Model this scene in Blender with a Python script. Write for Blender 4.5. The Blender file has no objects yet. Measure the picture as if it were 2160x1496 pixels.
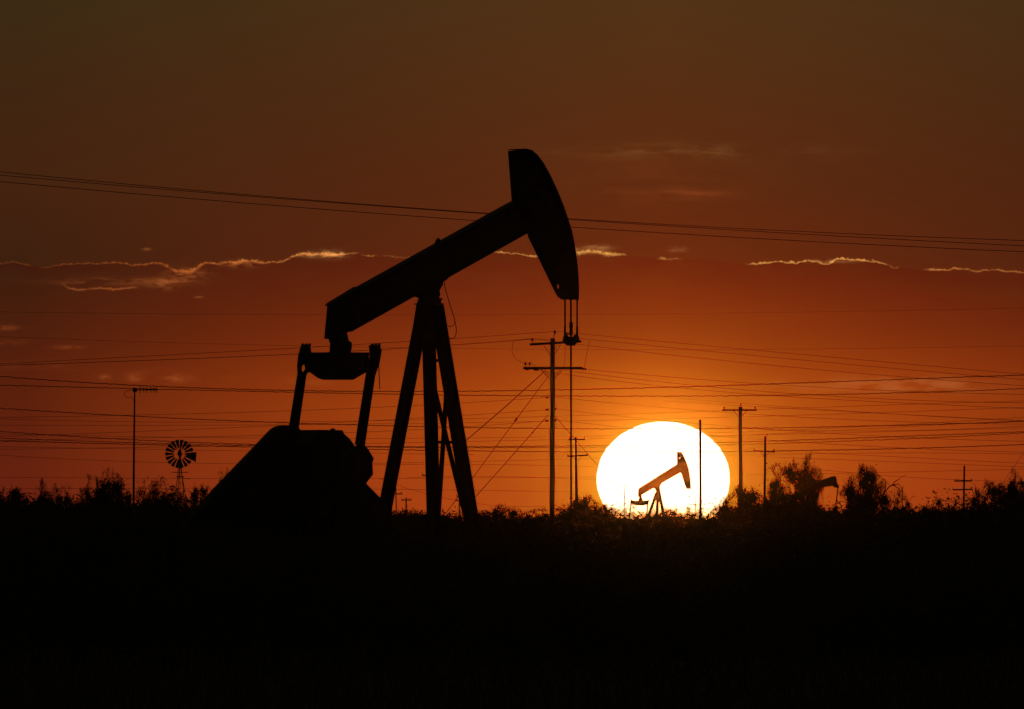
import bpy, math, random
import numpy as np
from mathutils import Vector

# ---------------------------------------------------------------- basics
K = 36.0 / 509.5 / 2160.0      # radians per photo pixel (long telephoto lens)
HZ = 1110.0                    # photo row of the true horizon
CZ = 2.5                       # eye height, metres
EXPO = -4.0
S = 2.0 ** (-EXPO)             # display value 1.0 = radiance S
scene = bpy.context.scene
col = scene.collection

def P(px, py, D):
    return Vector(((px - 1080) * K * D, D, CZ - (py - HZ) * K * D))

def tag(o, label=None, cat=None, group=None, kind=None):
    if label: o['label'] = label
    if cat: o['category'] = cat
    if group: o['group'] = group
    if kind: o['kind'] = kind
    return o

def empty(name, loc, rz=0.0):
    o = bpy.data.objects.new(name, None)
    o.empty_display_size = 0.2
    col.objects.link(o)
    o.location = loc
    o.rotation_euler = (0, 0, rz)
    return o

# ---------------------------------------------------------------- materials
def lin(c):
    return tuple(((v / 255.0) / 12.92 if v / 255.0 <= 0.04045 else ((v / 255.0 + 0.055) / 1.055) ** 2.4) for v in c)

def material(name, c1, c2, scale=4.0, rough=0.8, metal=0.0, bump=0.0, stretch=(1, 1, 1), translucent=0.0):
    m = bpy.data.materials.new(name)
    m.use_nodes = True
    nt = m.node_tree
    b = nt.nodes['Principled BSDF']
    tc = nt.nodes.new('ShaderNodeTexCoord')
    mp = nt.nodes.new('ShaderNodeMapping'); mp.inputs['Scale'].default_value = stretch
    nz = nt.nodes.new('ShaderNodeTexNoise'); nz.inputs['Scale'].default_value = scale
    nz.inputs['Detail'].default_value = 6
    rp = nt.nodes.new('ShaderNodeValToRGB')
    rp.color_ramp.elements[0].position = 0.35; rp.color_ramp.elements[0].color = (*c1, 1)
    rp.color_ramp.elements[1].position = 0.68; rp.color_ramp.elements[1].color = (*c2, 1)
    L = nt.links.new
    L(tc.outputs['Object'], mp.inputs['Vector']); L(mp.outputs['Vector'], nz.inputs['Vector'])
    L(nz.outputs['Fac'], rp.inputs['Fac']); L(rp.outputs['Color'], b.inputs['Base Color'])
    b.inputs['Roughness'].default_value = rough
    b.inputs['Metallic'].default_value = metal
    b.inputs['Specular IOR Level'].default_value = 0.3
    if bump:
        bp = nt.nodes.new('ShaderNodeBump'); bp.inputs['Strength'].default_value = bump
        bp.inputs['Distance'].default_value = 0.02
        L(nz.outputs['Fac'], bp.inputs['Height']); L(bp.outputs['Normal'], b.inputs['Normal'])
    if translucent:
        tr = nt.nodes.new('ShaderNodeBsdfTranslucent'); L(rp.outputs['Color'], tr.inputs['Color'])
        mx = nt.nodes.new('ShaderNodeMixShader'); mx.inputs['Fac'].default_value = translucent
        L(b.outputs[0], mx.inputs[1]); L(tr.outputs[0], mx.inputs[2])
        L(mx.outputs[0], nt.nodes['Material Output'].inputs['Surface'])
    return m

M = {
    'steel': material('weathered_painted_steel', (0.045, 0.040, 0.028), (0.075, 0.060, 0.038), 2.5, 0.7, 0.0, 0.3),
    'rust': material('rusty_steel', (0.05, 0.028, 0.016), (0.10, 0.05, 0.025), 6, 0.85, 0.0, 0.3),
    'cable': material('weathered_cable', (0.03, 0.03, 0.03), (0.05, 0.045, 0.04), 8, 0.6),
    'wood': material('creosoted_pole_wood', (0.045, 0.032, 0.022), (0.10, 0.075, 0.05), 3, 0.9, 0.0, 0.4, (6, 6, 0.6)),
    'glass': material('glazed_insulator', (0.05, 0.03, 0.02), (0.08, 0.05, 0.03), 10, 0.25),
    'galv': material('galvanised_sheet', (0.10, 0.10, 0.10), (0.16, 0.15, 0.14), 5, 0.6),
    'bark': material('mesquite_bark', (0.04, 0.03, 0.022), (0.08, 0.06, 0.04), 9, 0.95, 0.0, 0.4),
    'leaf': material('mesquite_leaf', (0.040, 0.055, 0.022), (0.075, 0.085, 0.035), 1.3, 0.8, translucent=0.25),
    'leaf_dry': material('dry_scrub_leaf', (0.050, 0.050, 0.026), (0.10, 0.085, 0.045), 0.6, 0.9, translucent=0.25),
    'soil': material('dry_soil', (0.035, 0.027, 0.017), (0.085, 0.062, 0.038), 0.35, 0.95, 0.0, 0.5),
    'grass': material('dry_grass', (0.06, 0.05, 0.025), (0.12, 0.10, 0.05), 0.8, 0.9, translucent=0.2),
}

# ---------------------------------------------------------------- mesh helper
class MB:
    def __init__(self): self.v = []; self.f = []
    def add(self, vs, fs):
        n = len(self.v); self.v += [tuple(p) for p in vs]; self.f += [tuple(i + n for i in f) for f in fs]
        return self
    def box(self, c, s):
        x, y, z = c; a, b, d = s[0] / 2, s[1] / 2, s[2] / 2
        vs = [(x + i * a, y + j * b, z + k * d) for i in (-1, 1) for j in (-1, 1) for k in (-1, 1)]
        return self.add(vs, [(0, 1, 3, 2), (4, 6, 7, 5), (0, 4, 5, 1), (2, 3, 7, 6), (0, 2, 6, 4), (1, 5, 7, 3)])
    def bar(self, p0, p1, w, h, w1=None, h1=None, ref=(0, 1, 0)):
        """rectangular bar; w across (perpendicular to ref), h along ref"""
        p0, p1 = Vector(p0), Vector(p1); d = (p1 - p0).normalized(); r = Vector(ref)
        if abs(d.dot(r)) > 0.97: r = Vector((1, 0, 0))
        a = d.cross(r).normalized(); b = a.cross(d).normalized()
        w1 = w if w1 is None else w1; h1 = h if h1 is None else h1
        vs = []
        for p, ww, hh in ((p0, w, h), (p1, w1, h1)):
            for i, j in ((-1, -1), (1, -1), (1, 1), (-1, 1)):
                vs.append(p + a * i * ww / 2 + b * j * hh / 2)
        return self.add(vs, [(3, 2, 1, 0), (4, 5, 6, 7), (0, 1, 5, 4), (1, 2, 6, 5), (2, 3, 7, 6), (3, 0, 4, 7)])
    def ibeam(self, p0, p1, w, h, t=0.03, ref=(0, 1, 0)):
        """H section: two flanges of width h along ref, web of depth w"""
        p0, p1 = Vector(p0), Vector(p1); d = (p1 - p0).normalized(); a = d.cross(Vector(ref)).normalized()
        self.bar(p0 + a * (w - t) / 2, p1 + a * (w - t) / 2, t, h, ref=ref)
        self.bar(p0 - a * (w - t) / 2, p1 - a * (w - t) / 2, t, h, ref=ref)
        return self.bar(p0, p1, w - 2 * t - 0.004, t, ref=ref)
    def tube(self, pts, r, n=6, cap=True):
        pts = [Vector(p) for p in pts]; m = len(pts)
        rs = r if isinstance(r, (list, tuple)) else [r] * m
        vs = []; up = Vector((0, 0, 1)); prev = None
        for i, p in enumerate(pts):
            d = (pts[min(i + 1, m - 1)] - pts[max(i - 1, 0)]).normalized()
            if prev is None:
                a = d.cross(up if abs(d.z) < 0.9 else Vector((0, 1, 0))).normalized()
            else:
                a = (prev - d * prev.dot(d)).normalized()
            prev = a; b = d.cross(a)
            for k in range(n):
                t = 2 * math.pi * k / n
                vs.append(p + (a * math.cos(t) + b * math.sin(t)) * rs[i])
        fs = []
        for i in range(m - 1):
            for k in range(n):
                k2 = (k + 1) % n
                fs.append((i * n + k, i * n + k2, (i + 1) * n + k2, (i + 1) * n + k))
        if cap:
            fs.append(tuple(reversed(range(n)))); fs.append(tuple(range((m - 1) * n, m * n)))
        return self.add(vs, fs)
    def lathe(self, p, prof, n=10, axis=(0, 0, 1)):
        """prof: (distance along axis, radius)"""
        ax = Vector(axis).normalized()
        return self.tube([Vector(p) + ax * z for z, r in prof], [max(r, 1e-4) for z, r in prof], n)
    def prism(self, poly, off):
        n = len(poly); off = Vector(off) / 2
        vs = [Vector(p) - off for p in poly] + [Vector(p) + off for p in poly]
        fs = [tuple(range(n)), tuple(reversed(range(n, 2 * n)))]
        for i in range(n):
            j = (i + 1) % n; fs.append((i, i + n, j + n, j))
        return self.add(vs, fs)
    def ring_prism(self, outer, inner, off):
        """closed outline with one hole, both same vertex count, joined as quads"""
        n = len(outer); off = Vector(off) / 2
        vs = [Vector(p) - off for p in outer] + [Vector(p) - off for p in inner] + [Vector(p) + off for p in outer] + [Vector(p) + off for p in inner]
        fs = []
        for i in range(n):
            j = (i + 1) % n
            fs += [(i, j, j + n, i + n), (i + 2 * n, i + 3 * n, j + 3 * n, j + 2 * n), (i, i + 2 * n, j + 2 * n, j), (i + n, j + n, j + 3 * n, i + 3 * n)]
        return self.add(vs, fs)
    def build(self, name, mat, parent=None, smooth=False):
        me = bpy.data.meshes.new(name); me.from_pydata(self.v, [], self.f)
        me.materials.append(mat); me.validate()
        import bmesh
        bm = bmesh.new(); bm.from_mesh(me); bmesh.ops.recalc_face_normals(bm, faces=bm.faces); bm.to_mesh(me); bm.free()
        if smooth: me.polygons.foreach_set('use_smooth', [True] * len(me.polygons))
        o = bpy.data.objects.new(name, me); col.objects.link(o); o.parent = parent
        return o

# ---------------------------------------------------------------- camera
cam_d = bpy.data.cameras.new('camera'); cam = bpy.data.objects.new('camera', cam_d); col.objects.link(cam)
cam.location = (0, 0, CZ); cam.rotation_euler = (math.pi / 2, 0, 0)
cam_d.lens = 509.5; cam_d.sensor_width = 36; cam_d.shift_y = (HZ - 748) / 2160
cam_d.clip_start = 1.0; cam_d.clip_end = 60000
scene.camera = cam

# ---------------------------------------------------------------- sun lamp
SUNX, SUNY = 1399.0, 1010.0
sun_az = (SUNX - 1080) * K; sun_el = (HZ - SUNY) * K
ld = bpy.data.lights.new('sun', 'SUN'); ld.energy = 0.6; ld.angle = math.radians(0.5); ld.color = (1.0, 0.235, 0.022)
lo = bpy.data.objects.new('sun', ld); col.objects.link(lo)
lamp_el = sun_el + 0.0010
to_sun = Vector((math.sin(sun_az) * math.cos(lamp_el), math.cos(sun_az) * math.cos(lamp_el), math.sin(lamp_el)))
lo.rotation_euler = to_sun.to_track_quat('Z', 'Y').to_euler(); lo.location = (0, -50, 60)

# ---------------------------------------------------------------- world sky
world = bpy.data.worlds.new('World'); scene.world = world; world.use_nodes = True
nt = world.node_tree; nt.nodes.clear()
N = nt.nodes.new; LK = nt.links.new
def sock(x, inp):
    if isinstance(x, (int, float)): inp.default_value = x
    else: LK(x, inp)
def mth(op, a, b=0.0, c=0.0, clamp=False):
    n = N('ShaderNodeMath'); n.operation = op; n.use_clamp = clamp
    sock(a, n.inputs[0]); sock(b, n.inputs[1]); sock(c, n.inputs[2])
    return n.outputs[0]
def noise(vec, scale, detail=4, rough=0.55):
    n = N('ShaderNodeTexNoise'); n.inputs['Scale'].default_value = scale; n.inputs['Detail'].default_value = detail
    n.inputs['Roughness'].default_value = rough; LK(vec, n.inputs['Vector']); return n.outputs['Fac']
def comb(x, y, z=0.0):
    n = N('ShaderNodeCombineXYZ'); sock(x, n.inputs[0]); sock(y, n.inputs[1]); sock(z, n.inputs[2]); return n.outputs[0]
def fcurve(x, pts):
    """x already 0..1, pts in 0..1"""
    n = N('ShaderNodeFloatCurve'); n.inputs['Factor'].default_value = 1.0
    c = n.mapping.curves[0]
    c.points[0].location = pts[0]; c.points[1].location = pts[-1]
    for p in pts[1:-1]: c.points.new(*p)
    n.mapping.extend = 'HORIZONTAL'
    for p in c.points: p.handle_type = 'VECTOR'
    n.mapping.update(); LK(x, n.inputs['Value']); return n.outputs[0]
def ramp(x, stops):
    n = N('ShaderNodeValToRGB'); cr = n.color_ramp
    while len(cr.elements) < len(stops): cr.elements.new(0.5)
    for e, (p, c) in zip(cr.elements, stops): e.position = p; e.color = (*lin(c), 1)
    LK(x, n.inputs['Fac']); return n.outputs['Color']
def mixc(f, a, b, mode='MIX'):
    n = N('ShaderNodeMix'); n.data_type = 'RGBA'; n.blend_type = mode; n.clamp_factor = True
    sock(f, n.inputs[0])
    for s_, i in ((a, 6), (b, 7)):
        if isinstance(s_, tuple): n.inputs[i].default_value = (*s_, 1)
        else: LK(s_, n.inputs[i])
    return n.outputs[2]
def scalec(c, f):
    n = N('ShaderNodeVectorMath'); n.operation = 'SCALE'
    if isinstance(c, tuple): n.inputs[0].default_value = c
    else: LK(c, n.inputs[0])
    sock(f, n.inputs['Scale']); return n.outputs[0]
def addc(a, b):
    n = N('ShaderNodeVectorMath'); n.operation = 'ADD'; LK(a, n.inputs[0]); LK(b, n.inputs[1]); return n.outputs[0]

tc = N('ShaderNodeTexCoord'); sep = N('ShaderNodeSeparateXYZ'); LK(tc.outputs['Generated'], sep.inputs[0])
az = mth('ARCTAN2', sep.outputs[0], sep.outputs[1])
hyp = mth('SQRT', mth('ADD', mth('MULTIPLY', sep.outputs[0], sep.outputs[0]), mth('MULTIPLY', sep.outputs[1], sep.outputs[1])))
el = mth('ARCTAN2', sep.outputs[2], hyp)
U = mth('MULTIPLY_ADD', az, 1 / K, 1080.0)             # angle units: one photo pixel of the sky
V = mth('SUBTRACT', HZ, mth('MULTIPLY', el, 1 / K))
dU = mth('ABSOLUTE', mth('SUBTRACT', U, SUNX))
uv = comb(mth('MULTIPLY', U, 0.001), mth('MULTIPLY', V, 0.001))
# slow unevenness of the dusk sky (streaky, wider than tall)
streak = noise(comb(mth('MULTIPLY', U, 0.0011), mth('MULTIPLY', V, 0.006)), 1.0, 5, 0.6)
Vd = mth('ADD', V, mth('MULTIPLY', mth('SUBTRACT', streak, 0.5), 60.0))
Vn = mth('DIVIDE', mth('ADD', Vd, 400.0), 1600.0, clamp=True)
def vp(y): return (y + 400) / 1600.0
near_c = ramp(Vn, [(vp(-350), (60, 42, 22)), (vp(0), (83, 51, 23)), (vp(200), (88, 46, 19)), (vp(400), (94, 41, 16)), (vp(540), (108, 40, 14)),
                   (vp(640), (134, 45, 13)), (vp(720), (152, 54, 13)), (vp(800), (179, 68, 14)), (vp(860), (190, 75, 15)), (vp(950), (193, 75, 16)), (vp(1090), (190, 70, 18))])
far_c = ramp(Vn, [(vp(-350), (44, 36, 20)), (vp(0), (60, 42, 20)), (vp(200), (64, 38, 18)), (vp(400), (68, 35, 16)), (vp(540), (62, 32, 15)),
                  (vp(640), (69, 31, 13)), (vp(750), (82, 31, 12)), (vp(850), (91, 32, 12)), (vp(950), (97, 33, 14)), (vp(1050), (104, 34, 16))])
fall = mth('MULTIPLY', dU, 1 / 1350.0, clamp=True)
fall = mth('POWER', fall, 0.95)
sky = mixc(fall, near_c, far_c)
# aureole close to the sun
rr = mth('SQRT', mth('ADD', mth('POWER', mth('DIVIDE', mth('SUBTRACT', U, SUNX), 141.0), 2.0), mth('POWER', mth('DIVIDE', mth('SUBTRACT', V, SUNY), 121.0), 2.0)))
glow = mth('EXPONENT', mth('MULTIPLY', mth('MAXIMUM', mth('SUBTRACT', rr, 1.0), 0.0), -5.0))
sky = scalec(sky, mth('SUBTRACT', 1.0, mth('MULTIPLY', mth('EXPONENT', mth('MULTIPLY', mth('MAXIMUM', mth('SUBTRACT', rr, 1.0), 0.0), -1.3)), 0.45)))
sky = addc(sky, scalec((0.02, 0.045, 0.001), mth('EXPONENT', mth('MULTIPLY', mth('MAXIMUM', mth('SUBTRACT', rr, 1.0), 0.0), -1.1))))
sky = addc(sky, scalec((0.22, 0.17, 0.004), mth('MULTIPLY', glow, 0.8)))

# -- clouds: dark bank with a lit upper rim
cn1 = noise(uv, 30.0, 6, 0.7); cn2 = noise(uv, 110.0, 5, 0.7); cn4 = noise(uv, 300.0, 3, 0.7); cn3 = noise(uv, 9.0, 4, 0.5)
Un = mth('DIVIDE', U, 2160.0, clamp=True)
def edge(pts): return mth('MULTIPLY_ADD', fcurve(Un, [(x / 2160.0, (y - 500) / 150.0) for x, y in pts]), 150.0, 500.0)
def mask(pts): return fcurve(Un, [(x / 2160.0, y) for x, y in pts])
def gauss(x, w):
    q = mth('DIVIDE', x, w); return mth('EXPONENT', mth('MULTIPLY', mth('MULTIPLY', q, q), -1.0))
E1 = edge([(0, 557), (30, 553), (65, 560), (90, 566), (130, 559), (180, 556), (260, 555), (300, 560), (330, 555), (350, 561), (372, 573), (405, 571), (430, 556), (470, 555), (520, 551), (560, 555), (600, 550), (616, 542), (640, 535), (690, 538), (720, 536), (745, 535), (790, 540), (870, 543), (1045, 531), (1080, 535), (1130, 540), (1215, 530), (1260, 531), (1310, 538), (1390, 547), (1430, 545), (1520, 551), (1580, 558), (1610, 555), (1640, 551), (1680, 554), (1705, 550), (1738, 555), (1750, 555), (1768, 544), (1800, 548), (1830, 551), (1850, 553), (1870, 558), (1885, 565), (1950, 569), (2000, 569), (2040, 567), (2060, 573), (2095, 567), (2120, 573), (2160, 576)])
I1 = mask([(0, 0.18), (28, .30), (60, .22), (70, 0), (85, .0), (100, .28), (170, .40), (260, .42), (310, .55), (345, .5), (380, .55), (440, .65), (500, .75), (560, .6), (600, .55), (622, .85), (650, 1), (675, .9), (700, 1), (720, .9), (748, .35), (758, 0), (772, .3), (785, .5), (795, 0), (835, .25), (868, .2), (880, 0), (1040, 0), (1050, .8), (1130, .9), (1140, .7), (1220, .8), (1250, .6), (1285, .85), (1312, .5), (1325, 0), (1388, 0), (1400, .55), (1410, .1), (1425, .2), (1440, 0), (1575, 0), (1590, .9), (1650, 1), (1690, 1), (1738, .8), (1742, .1), (1750, 1), (1770, 1), (1830, 1), (1868, .7), (1874, .0), (1888, .4), (1893, 0), (1948, 0), (1960, .7), (2035, .8), (2045, .2), (2060, .55), (2100, .7), (2160, .5)])
W1 = mask([(0, .16), (150, .10), (300, .14), (360, .32), (400, .45), (440, .22), (470, .22), (500, .45), (540, .35), (560, .16), (610, .14), (640, .35), (670, .22), (690, .5), (710, .4), (740, .12), (870, .1), (1130, .13), (1215, .5), (1250, .45), (1285, .45), (1310, .2), (1500, .1), (1640, .14), (1780, .17), (1830, .16), (2160, .15)])
jit = mth('MULTIPLY', mth('SUBTRACT', cn1, 0.5), 17.0)
jit = mth('ADD', jit, mth('MULTIPLY', mth('SUBTRACT', cn2, 0.5), 12.0))
jit = mth('ADD', jit, mth('MULTIPLY', mth('SUBTRACT', cn4, 0.5), 3.0))
dE = mth('ADD', mth('SUBTRACT', V, E1), jit)           # >0 : below the rim
thk = mth('MULTIPLY', mth('MULTIPLY', W1, 11.5), mth('MULTIPLY_ADD', mth('SUBTRACT', cn2, 0.5), 3.0, 1.0))
thk = mth('MAXIMUM', mth('MULTIPLY', thk, mth('ADD', 0.85, mth('MULTIPLY', mth('LESS_THAN', dE, 0.0), -0.25))), 0.8)
line = gauss(dE, thk)
frag = mth('MULTIPLY', mth('SUBTRACT', mth('MULTIPLY_ADD', cn4, 0.5, mth('MULTIPLY', cn2, 0.5)), 0.38), 5.0, clamp=True)
line = mth('MULTIPLY', mth('MULTIPLY', line, I1), mth('MULTIPLY_ADD', frag, 0.8, 0.2))
# bank slightly darker below its rim, fading downward
bank = mth('MULTIPLY', mth('GREATER_THAN', dE, 0.0), mth('EXPONENT', mth('MULTIPLY', mth('MAXIMUM', dE, 0.0), -1 / 45.0)))
body = mth('MULTIPLY', mth('GREATER_THAN', dE, 0.0), mth('EXPONENT', mth('MULTIPLY', mth('MAXIMUM', dE, 0.0), -1 / 110.0)))
bodyn = mth('MULTIPLY', mth('SUBTRACT', noise(comb(mth('MULTIPLY', U, 0.003), mth('MULTIPLY', V, 0.014)), 2.0, 5, 0.6), 0.32), 3.0, clamp=True)
body = mth('MULTIPLY', body, bodyn)
sky = mixc(mth('MULTIPLY_ADD', body, 0.75, mth('MULTIPLY', bank, 0.25)), sky, mixc(1.0, sky, (0.93, 0.66, 0.76), 'MULTIPLY'))
cw = mixc(mth('MULTIPLY', dU, 1 / 1050.0, clamp=True), (1.10, 0.56, 0.12), (0.56, 0.125, 0.018))
sky = addc(sky, scalec(cw, line))
# -- loose veils: (x, y, half width, half height, strength, colour)
def blob(x, y, a, b, s, c, thr=0.42, sharp=5.0, tilt=0.0):
    nvec = (0.016, 0.045) if a < 50 else (0.004, 0.02)
    vv = mth('ADD', mth('SUBTRACT', V, y), mth('MULTIPLY', mth('SUBTRACT', U, x), -tilt))
    g = mth('MULTIPLY', gauss(mth('SUBTRACT', U, x), a), gauss(vv, b))
    nn = noise(comb(mth('MULTIPLY', U, nvec[0]), mth('MULTIPLY', V, nvec[1]), x * 0.01), 3.0, 6, 0.62)
    nn = mth('MULTIPLY', mth('SUBTRACT', nn, thr), sharp, clamp=True)
    return scalec(tuple(v * s for v in c), mth('MULTIPLY', g, nn))
OR = (0.30, 0.085, 0.018); RD = (0.24, 0.045, 0.010); YL = (0.42, 0.20, 0.06)
for b_ in [(235, 594, 110, 7, .42, OR, .40), (345, 598, 30, 12, .55, OR, .38), (1450, 320, 240, 15, .13, YL, .43), (1380, 380, 240, 60, .07, RD, .40), (1420, 412, 110, 14, .26, RD, .42),
           (1480, 408, 60, 6, .25, RD, .3), (1290, 350, 160, 60, .05, RD, .4), (1890, 812, 170, 16, .26, YL, .42), (1980, 808, 60, 10, .12, YL, .35), (1700, 815, 90, 8, .10, YL, .40),
           (395, 578, 38, 11, .55, OR, .40), (372, 592, 46, 8, .35, OR, .42), (508, 557, 36, 8, .6, OR, .40), (655, 538, 24, 5, .6, YL, .38), (698, 537, 28, 8, .8, YL, .40), (1760, 551, 46, 5, .35, YL, .42), (330, 790, 170, 12, .16, RD, .45), (640, 806, 60, 12, .15, OR, .42), (12, 692, 26, 5, .45, RD, .35), (142, 733, 30, 4, .40, RD, .35), (20, 722, 40, 6, .18, RD, .4),
           (222, 796, 12, 6, .32, OR, .3), (285, 797, 14, 8, .32, OR, .3), (375, 798, 26, 9, .32, OR, .35), (1260, 523, 26, 5, .6, YL, .35),
           (1430, 527, 16, 5, .35, YL, .4), (310, 526, 8, 2.5, .5, OR, .25), (419, 627, 9, 2, .4, OR, .2), (60, 770, 120, 10, .12, RD, .4)]:
    x, y, a, b, s, c, t = b_
    sky = addc(sky, blob(x, y, a, b, s, c, t))
# lower wisp with its own lit rim
E2 = edge([(0, 600), (130, 598), (145, 608), (165, 614), (185, 611), (215, 609), (250, 610), (285, 607), (310, 609), (2160, 609)])
I2 = mask([(0, 0), (128, 0), (140, .3), (150, .5), (182, .45), (188, .05), (198, .5), (240, .6), (283, .5), (290, 0), (2160, 0)])
sky = addc(sky, scalec((0.34, 0.085, 0.018), mth('MULTIPLY', gauss(mth('ADD', mth('SUBTRACT', V, E2), mth('MULTIPLY', jit, .7)), 2.0), I2)))

# -- sun disc, edge slightly ragged by the shimmering air
rag = mth('MULTIPLY', mth('SUBTRACT', noise(comb(mth('MULTIPLY', U, 0.012), mth('MULTIPLY', V, 0.05)), 1.6, 3), 0.5), 0.034)
disc = mth('DIVIDE', mth('SUBTRACT', 1.0, mth('ADD', rr, rag)), 0.014, clamp=True)
disc = mth('MULTIPLY', disc, disc)
low = mth('MULTIPLY', mth('SUBTRACT', V, 1030.0), 1 / 70.0, clamp=True)
sky = addc(sky, scalec(mixc(low, (3.2, 2.6, 1.9), (1.9, 1.05, 0.22)), disc))

# below the horizon and behind the viewer: dim dusk
bk = mth('MULTIPLY', mth('SUBTRACT', mth('ABSOLUTE', az), 0.12), 1.1, clamp=True)
elf = mth('MULTIPLY', mth('SUBTRACT', el, 0.05), 3.0, clamp=True)
dim = mth('MAXIMUM', bk, elf)
sky = mixc(dim, sky, (0.013, 0.012, 0.0075))
nish = N('ShaderNodeTexSky'); nish.sky_type = 'NISHITA'; nish.sun_disc = False
nish.sun_elevation = sun_el; nish.sun_rotation = sun_az; nish.dust_density = 4.0
bg1 = N('ShaderNodeBackground'); LK(sky, bg1.inputs['Color']); bg1.inputs['Strength'].default_value = S
bg2 = N('ShaderNodeBackground'); LK(scalec(nish.outputs[0], elf), bg2.inputs['Color']); bg2.inputs['Strength'].default_value = 0.06
ads = N('ShaderNodeAddShader'); LK(bg1.outputs[0], ads.inputs[0]); LK(bg2.outputs[0], ads.inputs[1])
world.cycles.sampling_method = 'NONE'      # the lamp is the key light; the dim sky is found by bounces
wo = N('ShaderNodeOutputWorld'); LK(ads.outputs[0], wo.inputs['Surface'])

# ---------------------------------------------------------------- ground
me = bpy.data.meshes.new('ground')
xs = np.linspace(-1, 1, 41); ys = np.array([-300, -100, 0, 60, 120, 180, 240, 300, 360, 450, 600, 800, 1100, 1500, 2200, 3300, 6000, 12000, 30000.0])
vs = []; rg = random.Random(3)
for y in ys:
    hw = 400 + abs(y) * 0.9
    for x in xs:
        vs.append((x * hw, y, (rg.random() - .5) * 0.25 if 30 < y < 2500 else 0.0))
fs = [(j * 41 + i, j * 41 + i + 1, (j + 1) * 41 + i + 1, (j + 1) * 41 + i) for j in range(len(ys) - 1) for i in range(40)]
me.from_pydata(vs, [], fs); me.materials.append(M['soil'])
g = bpy.data.objects.new('ground', me); col.objects.link(g); tag(g, kind='structure')

# ---------------------------------------------------------------- pumpjacks
class Frame:
    def __init__(s, px, D, deg):
        s.D = D; s.ph = math.radians(deg); s.c = math.cos(s.ph); s.s = math.sin(s.ph)
        s.ox = (px - 1080) * K * D; s.oy = D
    def _z(s, py, Y): return CZ - (py - HZ) * K * Y
    def uz(s, px, py, w=0.0):
        t = (px - 1080) * K
        u = (t * (s.oy + w * s.c) - s.ox + w * s.s) / (s.c - t * s.s)
        return Vector((u, w, s._z(py, s.oy + u * s.s + w * s.c)))
    def wz(s, px, py, u):
        t = (px - 1080) * K
        w = (s.ox + u * s.c - t * (s.oy + u * s.s)) / (t * s.c + s.s)
        return Vector((u, w, s._z(py, s.oy + u * s.s + w * s.c)))
    def inset(s, poly, half_px):
        n = len(poly); A = sum(poly[i][0] * poly[(i + 1) % n][1] - poly[(i + 1) % n][0] * poly[i][1] for i in range(n))
        sg = 1 if A > 0 else -1; out = []
        for i in range(n):
            a, b, c = poly[i - 1], poly[i], poly[(i + 1) % n]
            n1 = sg * (b[1] - a[1]); n2 = sg * (c[1] - b[1])
            def q(v, l): return 0 if abs(v) < 0.02 * l else (1 if v > 0 else -1)
            l1 = math.hypot(b[0] - a[0], b[1] - a[1]); l2 = math.hypot(c[0] - b[0], c[1] - b[1])
            q1, q2 = q(n1, l1), q(n2, l2)
            q_ = q1 if q2 == 0 else q2 if q1 == 0 else (q1 + q2) / 2
            out.append((b[0] - q_ * half_px, b[1]))
        return out
    def prism_uz(s, mb, poly, w0, t, comp=True):
        if comp: poly = s.inset(poly, t / 2 * s.s / (K * s.D))
        return mb.prism([s.uz(x, y, w0) for x, y in poly], (0, t, 0))
    def prism_wz(s, mb, poly, u0, t, comp=True):
        if comp: poly = s.inset(poly, t / 2 * s.c / (K * s.D))
        return mb.prism([s.wz(x, y, u0) for x, y in poly], (t, 0, 0))

def circ(p, r, n=14, axis='y'):
    out = []
    for i in range(n):
        a = 2 * math.pi * i / n
        out.append((p[0] + r * math.cos(a), p[1], p[2] + r * math.sin(a)))
    return out

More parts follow.
